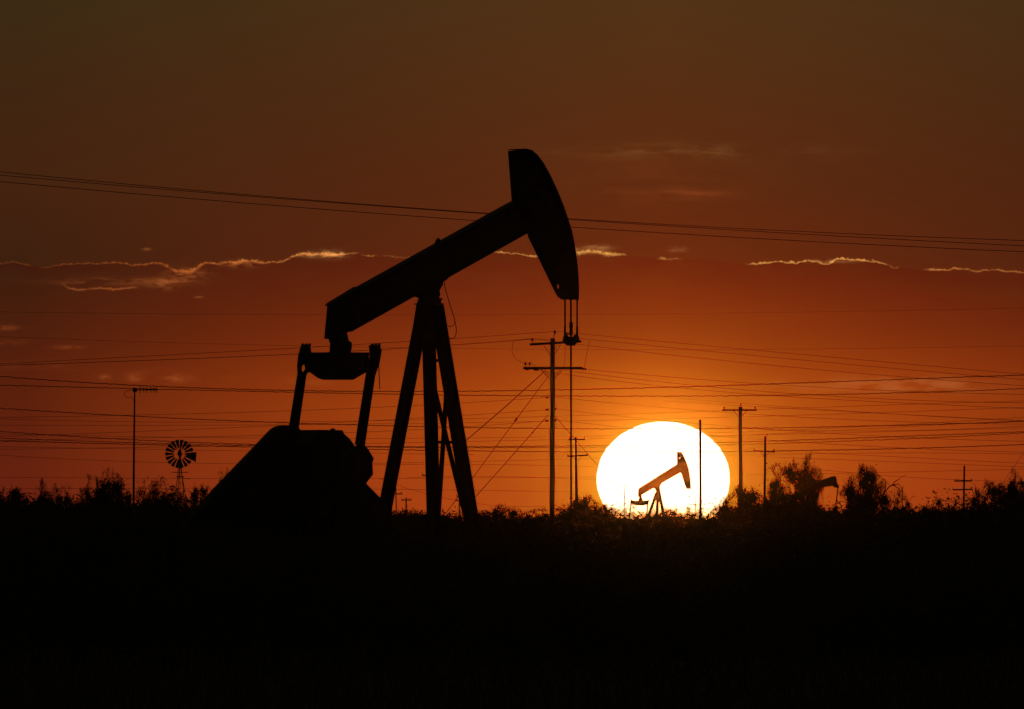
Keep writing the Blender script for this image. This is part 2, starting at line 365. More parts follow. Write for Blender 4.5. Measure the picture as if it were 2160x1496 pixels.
def main_pump():
    fr = Frame(905, 360, 40); D = 360; px = K * D
    root = empty('pumpjack', (fr.ox, fr.oy, 0), fr.ph)
    tag(root, 'large black pumpjack silhouette in the foreground left of the sun, horsehead raised', 'pumpjack')
    # horsehead: thin web with a wide curved face
    hh = empty('horsehead', (0, 0, 0)); hh.parent = root
    arc = [(1110.5, 313.8), (1122.8, 317), (1135, 327.7), (1147.4, 344.6), (1162.8, 372.3), (1178.2, 406), (1190.5, 436.8), (1199.7, 464.5), (1207.4, 489), (1213.5, 520), (1218, 550.6), (1220.6, 581.4), (1221.8, 606), (1221.4, 632.8)]
    fw = 0.36; sh = fw / 2 * fr.s / px
    m = MB()
    inner = [(x - sh, y) for x, y in arc]
    pts_o = [fr.uz(x, y, 0) for x, y in inner]
    # web built from a strip of quads + plate with a lifting hole near the bottom
    back = [(1075.5, 318.5), (1077.5, 350), (1080.5, 400), (1083, 424), (1095, 455), (1113.5, 493), (1124.5, 518), (1136, 543), (1147, 566), (1158, 588)]
    fpts = [(1100, 315), (1112, 317), (1124, 326), (1136, 343), (1152, 372), (1167, 405), (1180, 437), (1189.5, 465), (1197, 490), (1203, 520)]
    bl = back
    for i in range(len(bl) - 1):
        m.prism([fr.uz(*p, 0) for p in (bl[i], bl[i + 1], fpts[i + 1], fpts[i])], (0, 0.05, 0))
    # lower plate ring around the hole
    hc = (1176.8, 604.5)
    outer = [(1158, 588), (1203, 520), (1208, 551), (1210.5, 581), (1211.5, 606), (1211.3, 632), (1186, 632.8), (1177, 626), (1170, 613)]
    hole = []
    for (x, y) in outer:
        a = math.atan2(y - hc[1], x - hc[0]); hole.append((hc[0] + 3.6 * math.cos(a), hc[1] + 5.2 * math.sin(a)))
    m.ring_prism([fr.uz(x, y, 0) for x, y in outer], [fr.uz(x, y, 0) for x, y in hole], (0, 0.05, 0))
    m.build('side_plate', M['steel'], hh)
    m = MB()
    thick = 6
    face = [(1082, 314.6)] + inner
    for i in range(len(face) - 1):
        (x0, y0), (x1, y1) = face[i], face[i + 1]
        dx, dy = x1 - x0, y1 - y0; l = math.hypot(dx, dy); nx, ny = -dy / l * 2.2, dx / l * 2.2
        m.prism([fr.uz(*p, 0) for p in ((x0, y0), (x1, y1), (x1 + nx, y1 + ny), (x0 + nx, y0 + ny))], (0, fw, 0))
    m.build('face_plate', M['steel'], hh)
    # back stiffener flanges
    for a, b in (((1073.5, 318.5), (1081.5, 424)), ((1115, 497), (1171, 613))):
        m = MB(); m.bar(fr.uz(*a, 0), fr.uz(*b, 0), 0.03, 0.05); m.build('stiffener', M['steel'], hh)
    # walking beam, deep I section
    wb = empty('walking_beam', (0, 0, 0)); wb.parent = root
    m = MB(); bt = 0.30
    web = [(693, 642), (1090, 424), (1128, 440), (1135, 478), (1112, 489), (735, 696)]
    m.prism([fr.uz(*p, 0) for p in web], (0, 0.05, 0))
    m.build('web', M['steel'], wb)
    m = MB()
    fr.prism_uz(m, [(690.7, 638.3), (1083, 422), (1122, 404), (1122, 410), (1085, 429), (692, 645.5)], 0, bt)
    fr.prism_uz(m, [(734.4, 699.8), (734, 692.5), (1110, 486), (1118, 490)], 0, bt)
    fr.prism_uz(m, [(873, 626.5), (870, 622), (936, 584), (942.5, 586.5)], 0, bt + 0.06)
    m.build('flange', M['steel'], wb)
    m = MB()
    fr.prism_uz(m, [(690.7, 638.3), (683.6, 714.3), (694, 715.3), (737, 700), (760, 684), (752, 605)], 0, 0.24)
    m.build('tail_bracket', M['steel'], wb)
    m = MB()
    fr.prism_uz(m, [(917, 517), (920, 505), (924, 502.5), (928, 503), (930, 512)], 0, 0.08)
    fr.prism_uz(m, [(918, 507), (918, 510), (921, 510), (921, 507)], 0, 0.05)
    m.build('grease_fitting', M['steel'], wb)
    # saddle bearing
    m = MB()
    fr.prism_uz(m, [(874, 626), (883, 629), (900, 634), (926, 630), (929, 622), (927.5, 613), (934.6, 601), (935, 594), (941, 592), (941.4, 585), (905, 600)], 0, 0.26)
    m.build('saddle_bearing', M['steel'], root)
    # samson post
    post = empty('samson_post', (0, 0, 0)); post.parent = root
    m = MB()
    fr.prism_uz(m, [(882, 630), (926, 629), (930, 637), (934, 642), (878, 643)], 0, 0.30)
    fr.prism_uz(m, [(873.7, 640), (936, 640), (936, 642.8), (873.7, 642.8)], 0, 0.34)
    fr.prism_uz(m, [(878, 643), (934, 643), (941, 690), (945, 715), (905, 735), (868, 715), (872, 680)], 0, 0.16)
    m.build('cap_plate', M['steel'], post)
    def leg(a, b, w0, w1, wd):
        m = MB(); m.ibeam(fr.uz(*a, w0), fr.uz(*b, w1), wd, wd, 0.03)
        return m.build('post_leg', M['steel'], post)
    def gp(px_, w):       # pixel row of the ground below a point of this column
        p = fr.uz(px_, 1300, w); Y = fr.oy + p[0] * fr.s + w * fr.c
        return HZ + CZ / (K * Y)
    leg((894, 645), (764.5, gp(764, 0)), -0.02, 0, 0.245)
    leg((903, 645), (920.5, gp(920, 1.0)), 0.12, 1.0, 0.245)
    leg((921, 645), (1032.5, gp(1030, -1.0)), -0.12, -1.0, 0.26)
    # cross bracing between the front pair: interpolate leg planes
    def on(px_, py_, side):
        t = (py_ - 645) / (1300 - 645); w = (0.12 + 0.88 * t) * (1 if side == 'm' else -1)
        return fr.uz(px_, py_, w)
    for (a, b) in (((914.6, 812), 'm'), ((980.5, 1085), 'r')), (((943, 806), 'r'), ((925, 1085), 'm')):
        mbb = MB(); mbb.bar(on(*a[0], a[1]), on(*b[0], b[1]), 0.085, 0.085); mbb.build('cross_brace', M['steel'], post)
    for (x0, x1, y, h) in ((914, 930, 760.5, 0.075), (915, 962, 933, 0.075)):
        mbb = MB(); mbb.bar(on(x0, y, 'm'), on(x1, y, 'r'), h, h); mbb.build('tie_bar', M['steel'], post)
    # foot ladder rungs on rear leg side
    # equalizer, hangs across the beam
    eq = empty('equalizer', (0, 0, 0)); eq.parent = root
    ue = fr.uz(715, 740, 0)[0]
    m = MB()
    fr.prism_wz(m, [(655, 743.4), (779, 743.4), (777, 770), (771.7, 786), (745.2, 801.5), (681.8, 801.5), (670.6, 797.9), (651, 784), (648, 765)], ue, 0.12)
    m.build('crossbar', M['steel'], eq)
    m = MB()
    fr.prism_wz(m, [(692.3, 713), (696.3, 726.5), (694.7, 745), (739.6, 745), (742.5, 733), (742, 722), (736.5, 719), (735.6, 717), (731.6, 700), (712, 700)], ue, 0.22)
    m.build('tail_bearing', M['steel'], eq)
    WP = 1.33
    wl = fr.wz(645, 760, ue)[1]; wr = fr.wz(792, 760, ue)[1]
    for (x0, wv) in ((0, wl), (147, wr)):
        m = MB()  # noqa
        # bearing cap with bolt heads
        if x0 == 0: pl = [(633.5, 732), (640, 727), (654.5, 728.5), (657.5, 745), (653, 786), (641, 768), (631, 768), (629.5, 747)]
        else: pl = [(632, 740), (630.5, 729), (640, 727.5), (655.5, 729), (657, 740), (654, 764), (645, 770), (632, 768)]
        fr.prism_uz(m, [(x + x0, y) for x, y in pl], wv, 0.14)
        for bx in (638.5, 646, 653):
            m.lathe(fr.uz(bx + x0, 730, wv), [(0, 0.035), (0.06, 0.035), (0.065, 0.02)], 8)
        m.build('bearing_cap', M['steel'], eq)
    # pitman arms
    for (pl, wv) in (([(629, 747.4), (626.5, 769.8), (627, 789), (603, 938), (623, 941), (642.5, 821), (646.5, 792.3), (652, 780), (652, 768), (643, 765.5), (643.5, 778), (641, 785), (638, 784), (636.5, 778), (638.5, 771), (643, 768), (650, 747)], wl),
                     ([(804, 737.8), (800.5, 768), (791.7, 793), (768, 941), (748, 938.3), (771.7, 786.7), (776, 765), (782, 742)], wr)):
        m = MB(); fr.prism_uz(m, pl, wv, 0.07); m.build('pitman_arm', M['steel'], root)
    m = MB(); m.tube([fr.uz(799, 768, wr), fr.uz(800, 795, wr), fr.uz(801.4, 821, wr)], 0.012, 5); m.build('hanging_wire', M['cable'], root)
    # cranks with counterweights on both sides of the gear reducer
    for wv in (wl - 0.10, wr - 0.14):
        cr = empty('crank', (0, 0, 0)); cr.parent = root
        us = fr.uz(700, 1075, wr)[0]; zs = fr.uz(700, 1075, wr)[2]
        dxy = fr.uz(757, 956, wr)
        pin = Vector((dxy[0], wv, dxy[2])); shaft = Vector((us, wv, zs)); ddir = (pin - shaft).normalized()
        m = MB(); m.bar(shaft - ddir * 0.35, pin + ddir * 0.15, 0.42, 0.10, 0.24, 0.10); m.build('crank_arm', M['steel'], cr)
        m = MB()
        c = shaft + ddir * 1.30; side = Vector((ddir.z, 0, -ddir.x))
        pg = []
        for a, b in ((-.55, 0), (-.42, .36), (0.0, .46), (.22, .30), (.30, 0), (.22, -.30), (0.0, -.46), (-.42, -.36)):
            pg.append(c + ddir * a + side * b)
        m.prism(pg, (0, 0.30, 0)); m.build('counterweight', M['steel'], cr)
        m = MB(); m.tube([pin - Vector((0, .12, 0)), pin + Vector((0, .16, 0))], 0.09, 10); m.build('wrist_pin', M['steel'], cr)
    # near crank end seen beside the pitman
    m = MB()
    fr.prism_uz(m, [(755, 938), (769, 939), (776.8, 947.6), (789, 967.6), (782.9, 984.5), (769, 1015), (750, 1040), (730, 1060), (718, 1000), (735, 950)], wr - 0.36, 0.06)
    m.build('counterweight_plate', M['steel'], root)
    m = MB()
    fr.prism_uz(m, [(768, 1011), (773.7, 1021), (795.2, 1043), (815, 1062), (835, 1130), (700, 1130), (720, 1030)], wr - 0.45, 0.05)
    m.build('crank_guard', M['steel'], root)
    # gear reducer
    m = MB()
    fr.prism_uz(m, [(634, 907), (695, 907.6), (723, 908), (726, 915), (738.3, 926), (748, 940), (765, 1020), (770, 1120), (640, 1120), (610, 940)], 0, 0.75)
    m.build('gear_reducer', M['steel'], root)
    m = MB(); p = fr.uz(702, 908, 0); m.lathe((p[0], 0, p[2] - .03), [(0, .06), (.07, .06), (.08, .03)], 10)
    m.build('breather_cap', M['steel'], root)
    # belt guard sloping down to the motor
    m = MB()
    fr.prism_uz(m, [(566, 909), (573, 903), (581.5, 899), (590.7, 897.7), (620, 897.7), (629, 900), (634.5, 908), (655, 960), (640, 1130), (360, 1130), (452.3, 1027.5), (538.4, 938.3)], 0.55, 0.22)
    m.build('belt_guard', M['steel'], root)
    m = MB(); p = fr.uz(430, 1180, 0.4); m.lathe((p[0] - .5, .4, 1.15), [(0, .22), (.03, .28), (.85, .28), (.9, .2)], 14, (1, 0, 0))
    m.build('motor', M['rust'], root)
    # base frame and pedestal
    m = MB(); p0 = fr.uz(400, 1290, 0)[0]; p1 = fr.uz(1060, 1290, 0)[0]
    for wv in (-0.75, 0.75): m.ibeam((p0, wv, 0.32), (p1, wv, 0.32), 0.36, 0.22, 0.02)
    for i in range(7):
        uu = p0 + (p1 - p0) * i / 6; m.bar((uu, -0.63, 0.32), (uu, 0.63, 0.32), 0.2, 0.2, ref=(0, 0, 1))
    m.build('base_skid', M['steel'], root)
    m = MB(); ur = fr.uz(700, 1100, 0)[0]; zt = fr.uz(700, 1119, 0)[2]
    m.prism([(ur - 1.0, 0, .5), (ur + 1.0, 0, .5), (ur + .75, 0, zt), (ur - .75, 0, zt)], (0, 0.9, 0)); m.build('pedestal', M['steel'], root)
    m = MB(); m.box((p0 * .5 + p1 * .5, 0, 0.07), (p1 - p0 + .6, 2.6, 0.14)); m.build('concrete_pad', M['galv'], root)
    # bridle cables, carrier bar, clamps, polished rod
    uh = fr.uz(1204.5, 640, 0)[0]
    for x in (1191.8, 1217.3):
        q = fr.wz(x, 633, uh)
        mbb = MB(); mbb.tube([fr.wz(x, 560, uh - 0.03), fr.wz(x, 633, uh), fr.wz(x, 690, uh)], 0.023, 6); mbb.build('bridle_cable', M['cable'], root)
        zz = [(0, .026), (0.23, .03), (0.27, .05), (0.38, .068), (0.40, .05)]
        top = fr.wz(x, 687.6, uh)
        mbb = MB(); mbb.lathe(top, [(a, b) for a, b in zz], 10, (0, 0, -1)); mbb.build('cable_socket', M['steel'], root)
    m = MB()
    cbp = [(1187, 718), (1196, 705), (1200, 710), (1209, 710), (1213, 705), (1221, 716), (1227, 719.6), (1227, 721), (1217, 722.5), (1213, 729.7), (1196, 729.7), (1191, 725.7)]
    fr.prism_wz(m, cbp, uh, 0.05); m.build('carrier_bar', M['steel'], root)
    m = MB(); c = fr.wz(1204.8, 708, uh)
    m.lathe(c, [(0, .045), (.07, .045), (.075, .05), (.12, .05), (.13, .045), (.2, .045), (.21, .055), (.25, .055), (.26, .045), (.3, .045), (.305, .06), (.33, .06)], 10)
    m.bar(fr.wz(1195, 703, uh), fr.wz(1204, 706, uh), .03, .03); m.build('rod_clamp', M['steel'], root)
    m = MB(); m.tube([fr.wz(1204.2, 632, uh), fr.wz(1204.4, 730, uh), (fr.wz(1204.6, 1100, uh)[0], fr.wz(1204.6, 1100, uh)[1], 0.9)], 0.025, 8)
    m.build('polished_rod', M['cable'], root)
    cpos = fr.wz(1204.6, 1250, uh)
    m = MB(); m.lathe((cpos[0], cpos[1], 0), [(0, .22), (.1, .22), (.1, .12), (.5, .12), (.52, .2), (.58, .2), (.6, .1), (.85, .1), (.87, .07), (1.0, .05)], 12)
    m.build('stuffing_box', M['rust'], root)
    # loose control cable loops beside the post
    m = MB(); wc = -0.2
    m.tube([fr.uz(x, y, wc) for x, y in ((936.3, 592), (938.5, 605), (942.7, 621), (950.7, 648.5), (958.7, 672.5), (963.2, 696.6), (961, 709), (954.7, 714.6), (945, 712))], 0.011, 5)
    m.tube([fr.uz(x, y, wc) for x, y in ((959.8, 677), (957, 686), (950.7, 689.4), (942.7, 686.5), (938, 683))], 0.009, 5)
    m.build('control_cable', M['cable'], root)
    return root

def fat(poly, d):
    n = len(poly); A = sum(poly[i][0] * poly[(i + 1) % n][1] - poly[(i + 1) % n][0] * poly[i][1] for i in range(n)); sg = 1 if A > 0 else -1
    out = []
    for i in range(n):
        a, b, c = poly[i - 1], poly[i], poly[(i + 1) % n]
        v1 = Vector((b[1] - a[1], a[0] - b[0])).normalized(); v2 = Vector((c[1] - b[1], b[0] - c[0])).normalized()
        m_ = v1 + v2
        m_ = m_.normalized() if m_.length > 1e-3 else v1
        out.append((b[0] + sg * m_[0] * d, b[1] + sg * m_[1] * d))
    return out

def small_pump():
    D = 1600; fr = Frame(1387, D, 40)
    root = empty('pumpjack', (fr.ox, fr.oy, 0), fr.ph)
    tag(root, 'small distant pumpjack standing in front of the white sun disc', 'pumpjack')
    m = MB()
    back = [(1428.5, 954.1), (1429, 967), (1429.4, 981), (1436.5, 996), (1440.7, 1007.6), (1446, 1024.7), (1448.7, 1031.8)]
    front = [(1436.5, 954.1), (1441.8, 962.7), (1448.2, 977.7), (1452.5, 992.6), (1455, 1009.8), (1456.2, 1022), (1456.6, 1031.8)]
    front = [(x + 1.2, y) for x, y in front]; back = [(x - 1.0, y) for x, y in back]
    # upper cell holds the round hole
    cell = [back[0], (1432, 953.0), front[0], front[1], (1447, 972), front[2], (1439, 980), back[2], back[1]]
    hc = (1433.6, 966.5); hole = []
    for (x, y) in cell:
        a = math.atan2(y - hc[1], x - hc[0]); hole.append((hc[0] + 1.05 * math.cos(a), hc[1] + 1.3 * math.sin(a)))
    m.ring_prism([fr.uz(x, y, 0) for x, y in cell], [fr.uz(x, y, 0) for x, y in hole], (0, 0.05, 0))
    for i in range(2, len(back) - 1):
        m.prism([fr.uz(*p, 0) for p in (back[i], back[i + 1], front[i + 1], front[i])], (0, 0.06, 0))
    hd = m.build('horsehead', M['steel'], root)
    m = MB()
    fr.prism_uz(m, fat([(1347.2, 1031.2), (1429.4, 980.5), (1440, 982), (1437, 995.5), (1393.7, 1019.4), (1353, 1044), (1346.6, 1047.2)], 1.0), 0, 0.22)
    m.build('walking_beam', M['steel'], root)
    ue = fr.uz(1350, 1050, 0)[0]
    m = MB()
    fr.prism_wz(m, fat([(1331.4, 1052.6), (1333.5, 1056.3), (1347.5, 1057), (1349, 1050), (1347, 1043), (1353, 1043), (1353.5, 1050), (1355.5, 1056.8), (1367, 1056), (1369, 1053), (1369, 1058), (1365.9, 1064), (1356, 1065.8), (1343, 1065.8), (1334.8, 1064), (1330.4, 1059)], 1.0), ue, 0.10)
    m.build('equalizer', M['steel'], root)
    for (xa, xb) in ((1331.4, 1326.5), (1367.3, 1361.5)):
        wv = fr.wz(xa, 1060, ue)[1]
        m = MB(); m.bar(fr.uz(xa, 1058, wv), fr.uz(xb, 1107, wv), 0.14, 0.10); m.build('pitman_arm', M['steel'], root)
        cr = MB(); pin = fr.uz(xb, 1106, wv - .1); sh = fr.uz(xb + 18, 1120, wv - .1)
        cr.bar(pin, sh, .35, .1); cr.bar(pin.lerp(sh, .1), pin.lerp(sh, .7), .9, .25); cr.build('crank', M['steel'], root)
    post = empty('samson_post', (0, 0, 0)); post.parent = root
    m = MB(); fr.prism_uz(m, fat([(1377.8, 1030), (1394.5, 1018.5), (1394, 1022), (1391.5, 1026), (1393.5, 1042), (1394, 1050), (1381, 1050), (1384, 1036), (1381.5, 1031)], 0.8), 0, 0.16)
    m.build('saddle', M['steel'], post)
    for (x0, w0, x1, y1, w1) in ((1385, 0, 1358.0, 1118, 0), (1387.5, .1, 1383.5, 1150, 0.9), (1390.5, -.1, 1412, 1150, -0.9)):
        a = fr.uz(x0, 1040, w0); b = fr.uz(x1, y1, w1); 
        t = (a[2] - 0.1) / (a[2] - b[2]); b = a + (b - a) * t
        m = MB(); m.ibeam(a, b, .27, .27, .03); m.build('post_leg', M['steel'], post)
    m = MB(); fr.prism_uz(m, [(1366, 1092), (1380, 1092), (1384, 1157), (1350, 1157)], 0, .7); m.build('gear_reducer', M['steel'], root)
    uh = fr.uz(1454.5, 1040, 0)[0]
    m = MB(); fr.prism_wz(m, [(1451, 1045.4), (1457.6, 1045.4), (1456.5, 1048.3), (1452, 1048.3)], uh, .06); m.build('carrier_bar', M['steel'], root)
    for x in (1452.4, 1456.2):
        m = MB(); m.tube([fr.wz(x, 1031, uh), fr.wz(x, 1046, uh)], 0.010, 4); m.build('bridle_cable', M['cable'], root)
    m = MB(); p = fr.wz(1454.4, 1046, uh); m.tube([p, (p[0], p[1], .8)], 0.012, 5); m.build('polished_rod', M['cable'], root)
    m = MB(); a = fr.uz(1330, 1150, 0)[0]; b = fr.uz(1440, 1150, 0)[0]
    for wv in (-.7, .7): m.bar((a, wv, .2), (b, wv, .2), .3, .2)
    m.build('base_skid', M['steel'], root)
    return root

def hidden_pump():
    D = 1050; fr = Frame(1712, D, 40)
    root = empty('pumpjack', (fr.ox, fr.oy, 0), fr.ph)
    tag(root, 'pumpjack half hidden by mesquite trees right of the sun, only its beam end clear', 'pumpjack')
    m = MB()
    fr.prism_uz(m, [(1668, 1046), (1728, 1014), (1757, 1005), (1760, 1011), (1766, 1024), (1741, 1027.5), (1724, 1031), (1676, 1058)], 0, .24)
    m.build('walking_beam', M['steel'], root)
    m = MB()
    fr.prism_uz(m, [(1754, 1005.5), (1761, 1004.5), (1764.5, 1008), (1766, 1020), (1769.8, 1024), (1769, 1030), (1758, 1028)], 0, .12)
    m.build('horsehead', M['steel'], root)
    uh = fr.uz(1767, 1028, 0)[0]
    m = MB(); a = fr.wz(1767.5, 1028, uh); m.tube([a, fr.wz(1762, 1075, uh - .05), (a[0] - .1, a[1], .5)], .045, 6); m.build('polished_rod', M['cable'], root)
    post = empty('samson_post', (0, 0, 0)); post.parent = root
    for (x0, w0, x1, w1) in ((1708, 0, 1680, 0), (1711, .1, 1708, 1), (1714, -.1, 1735, -1)):
        a = fr.uz(x0, 1038, w0); b = fr.uz(x1, 1170, w1); t = (a[2] - .1) / (a[2] - b[2])
        m = MB(); m.ibeam(a, a + (b - a) * t, .24, .24, .03); m.build('post_leg', M['steel'], post)
    m = MB(); fr.prism_uz(m, [(1672, 1062), (1690, 1060), (1700, 1180), (1660, 1180)], 0, .9); m.build('gear_reducer', M['steel'], root)
    m = MB(); a = fr.uz(1650, 1150, 0)[0]; b = fr.uz(1760, 1150, 0)[0]
    for wv in (-.7, .7): m.bar((a, wv, .2), (b, wv, .2), .3, .2)
    m.build('base_skid', M['steel'], root)

main_pump(); small_pump(); hidden_pump()

# ---------------------------------------------------------------- utility poles
def pole(label, D, top, width, foot_x, arms, braces=(), pins=(), group='utility poles and posts', name='utility_pole', cat='utility pole', spools=(), wtop=None):
    """top/arms/... in photo pixels at distance D; arms: (x0,y0,x1,y1,thickness); pins: (x,y,size)"""
    b = P(foot_x, 1110, D); root = empty(name, (b.x, b.y, 0)); o = Vector((b.x, b.y, 0))
    tag(root, label, cat, group)
    def L(x, y, dy=0.0): return P(x, y, D) - o + Vector((0, dy, 0))
    q = K * D; width *= 1.05
    tp = L(*top); wt = (wtop or width * .85) * 1.15 * q / 2
    m = MB(); n = 7; pts = []; rs = []
    rr_ = random.Random(int(top[0]))
    for i in range(n + 1):
        t = i / n; pts.append(Vector((0, 0, -.2)).lerp(tp, t) + Vector(((rr_.random() - .5) * width * q * .10 if 0 < i < n else 0, 0, 0)))
        rs.append(width * q / 2 * (1 - t) + wt * t)
    m.tube(pts, rs, 10); m.build('pole_shaft', M['wood'], root)
    for k_, (x0, y0, x1, y1, th) in enumerate(arms):
        th *= 1.2 if D > 1000 else 1.08; m = MB(); dy = -(width * q / 2 + th * q / 2)
        m.bar(L(x0, y0, dy), L(x1, y1, dy), th * q, th * q * 0.9); m.build('crossarm', M['wood'], root)
    for (x0, y0, x1, y1, th) in braces:
        m = MB(); m.bar(L(x0, y0, -width * q * .5), L(x1, y1, -width * q * .5), th * q, 0.02); m.build('arm_brace', M['galv'], root)
    for (x, y, sz) in pins:
        m = MB(); c = L(x, y, -(width * q / 2) if arms else 0); r = sz * q / 2 * 1.3
        m.lathe(c - Vector((0, 0, r * 1.6)), [(0, r * .22), (r * 1.0, r * .22), (r * 1.05, r * .95), (r * 1.5, r * .8), (r * 1.6, r * .55), (r * 2.0, r * .5), (r * 2.1, r * .75), (r * 2.6, r * .55), (r * 2.8, r * .15)], 8)
        m.build('insulator', M['glass'], root)
    for (x, y, sx, sz) in spools:
        m = MB(); c = L(x, y); r = sz * q / 2 * 1.25; h = sx * q / 2 * 1.15
        m.lathe(c - Vector((h, 0, 0)), [(0, r * .6), (h * .3, r), (h * .7, r * .8), (h, r * .5), (h * 1.3, r * .8), (h * 1.7, r), (h * 2, r * .6)], 8, (1, 0, 0))
        m.build('spool_insulator', M['glass'], root)
    return root, L, q

pr, LL, q = pole('tall utility pole with two crossarms just left of the hanging pump rod', 800, (1165.8, 713.4), 11.5, 1164.3,
     [(1117.3, 727, 1226, 720.6, 5.2), (1103.3, 777, 1229, 777, 5.6)],
     [(1160.4, 749.5, 1147.4, 729.4, 1.7), (1169.4, 748.5, 1182.5, 727, 1.7), (1170, 737.5, 1175.5, 728, 1.4), (1159.4, 799.6, 1141.4, 779.6, 1.8), (1159, 792.6, 1148.4, 780.6, 1.6), (1168.4, 800.6, 1186.5, 780.6, 1.8), (1168.4, 793.6, 1181.5, 780.6, 1.6)],
     [(1170.4, 701, 5.6), (1122.9, 717.5, 5.6), (1108.3, 768, 5.2), (1117.3, 768, 5.2), (1216, 714, 5)],
     spools=[(1154.4, 838.7, 5, 4.5), (1154, 864.5, 6.5, 5), (1170.4, 862.5, 6.5, 5), (1153.6, 887.7, 6, 5), (1170.4, 886, 6.5, 5), (1233, 778.5, 7, 5), (1131, 781, 9, 3), (1112, 780.5, 6, 2.5)], wtop=9)
m = MB(); m.bar(LL(1166.5, 716, -.2), LL(1170.4, 700, -.2), 1.6 * q, .03); m.build('pole_top_pin', M['galv'], pr)
for pts in (((1084.2, 718.4), (1081, 728), (1080, 740.5), (1083, 751), (1090, 759), (1104, 766.5), (1113, 768)), ((1244.2, 718.4), (1240, 735), (1236, 755), (1232.6, 775)), ((1192, 728), (1192, 750), (1189.5, 775)), ((1118, 766), (1128, 770), (1133, 777))):
    m = MB(); m.tube([LL(x, y, -.25) for x, y in pts], .45 * q, 4); m.build('jumper_wire', M['cable'], pr)
def guy(label, pts, D, w, ball=None, stub=False):
    """stay wire: pole end at distance D, runs on down to the ground"""
    (x0, y0), (x1, y1) = pts
    a = P(x0, y0, D); b = P(x1, y1, D); t = a.z / (a.z - b.z); e = b if stub else a + (b - a) * t
    m = MB(); m.tube([a, a.lerp(e, .5) - Vector((0, 0, .05)), e], w * K * D / 2, 5)
    o = m.build('guy_wire', M['cable'], None); tag(o, label, 'guy wire', 'stays of the tall pole')
    if ball:
        c = P(ball[0], ball[1], D); d = (e - a).normalized(); r = ball[2] * K * D / 2
        m = MB(); m.lathe(c - d * r * 1.7, [(0, r * .5), (r * .4, r), (r * 1.4, r * .7), (r * 2.0, r * .7), (r * 3.0, r), (r * 3.4, r * .5)], 8, d); m.build('strain_insulator', M['glass'], o)
guy('upper left stay of the tall pole, running behind the pumpjack leg', ((1148, 784), (979.5, 932.6)), 800, 1.9, stub=True)
pole('short stub post behind the front pumpjack leg, holding the upper stay', 800, (979.5, 929), 3.2, 980.5, [], (), (), name='stub_post', cat='post', wtop=3.0)
guy('middle left stay of the tall pole with a large strain insulator on it', ((1158, 792), (1000, 1002.4)), 800, 1.5, (1088.2, 885.7, 5.2))
guy('lowest left stay of the tall pole with a tiny insulator on it', ((1157.4, 874), (1004, 1045.5)), 800, 1.6, (1123.3, 912.6, 3.6))
guy('stay wire sloping down right from the tall pole towards the sun', ((1167.4, 874), (1258.7, 978.4)), 800, 1.5)

pole('utility pole with two short crossarms directly right of the pump rod', 1200, (1214.5, 922), 9.5, 1217.5,
     [(1198.5, 927.5, 1234.2, 927.2, 2.8), (1196.5, 962.7, 1240.2, 960.3, 3)], [(1219.6, 971.3, 1227.6, 962.3, 1.2), (1213, 968, 1206, 963, 1.2)],
     [(1201.5, 924, 2.5), (1232.6, 923, 2.8), (1198, 959.5, 2.8), (1238.4, 957, 3)], wtop=3.6)
pole('bare post without crossarms standing in front of the sun', 900, (1477, 885), 5.4, 1478, [], (), (), name='bare_post', cat='post', wtop=5.0)
pole('thick utility pole with one wide crossarm just right of the sun', 1100, (1562, 858), 10, 1562.5,
     [(1523, 865.3, 1596.3, 865.3, 3.2)], [(1547.7, 867, 1559, 880.3, 1.4), (1575, 867, 1566, 877, 1.4)],
     [(1527.5, 860.5, 4), (1562.5, 854.5, 4), (1593, 860.5, 4)], wtop=7.2)
pole('slim utility pole with one crossarm left of the tallest mesquite tree', 1300, (1614.5, 920.3), 5.6, 1611.5,
     [(1588.8, 951.3, 1634.7, 953.3, 2.6)], [(1603.7, 952.4, 1611.8, 963.9, 1.1), (1623, 953, 1615.5, 962, 1.1)],
     [(1590.8, 947.5, 3.2), (1632.4, 948.7, 3.2), (1618, 917.5, 3)], spools=[(1617.5, 978, 3, 3)], wtop=4.8)
pole('distant utility pole with two crossarms near the right edge', 1900, (2034.3, 983), 4.4, 2032,
     [(2013, 1015, 2050.3, 1014.4, 2.6), (2009.3, 1033.4, 2051.5, 1032.4, 2.6)], (), [(2014.5, 1012, 2.4), (2021, 1012, 2.4), (2049, 1011.5, 2.6), (2049, 1029.5, 2.8), (2034.3, 981, 2)], wtop=3.4)
pole('thin distant pole among bushes between the round tree and right edge pole', 2000, (1903.7, 1029), 2.4, 1902, [], (), [(1903.7, 1028, 2.6)], wtop=1.8)
pole('faint far utility pole inside the left part of the sun disc', 2200, (1316.6, 1023), 2.6, 1317.5, [(1301.7, 1024.7, 1333.8, 1024.7, 1.3)], wtop=2.0)
pole('faint far utility pole inside the right part of the sun disc', 2250, (1467.5, 1046), 2.4, 1467.5, [(1453.6, 1064, 1475, 1064, 1.3)], wtop=1.4)
pole('far utility pole just right of the pumpjack rear leg', 2100, (834.8, 1012), 2.6, 836.5, [(824.4, 1042, 848.4, 1042, 2)], (), [(825.5, 1039, 2), (847, 1039, 2)], wtop=1.7)
pole('small far utility pole between the rear and middle pumpjack legs', 2200, (856.7, 1050), 3.4, 857, [(846.6, 1055, 867.5, 1055, 2)], (), [(848, 1052.6, 2), (862, 1052.6, 2), (867, 1052.6, 2)], wtop=2.6)
pole('far utility pole seen between the two front pumpjack legs', 2150, (969, 1042), 3.6, 969.5, [(961.3, 1055.8, 977, 1055.8, 2), (962.8, 1047.5, 972, 1047.5, 1.8)], (), [(962, 1053, 2.2), (963, 1045, 2.2)], wtop=2.6)
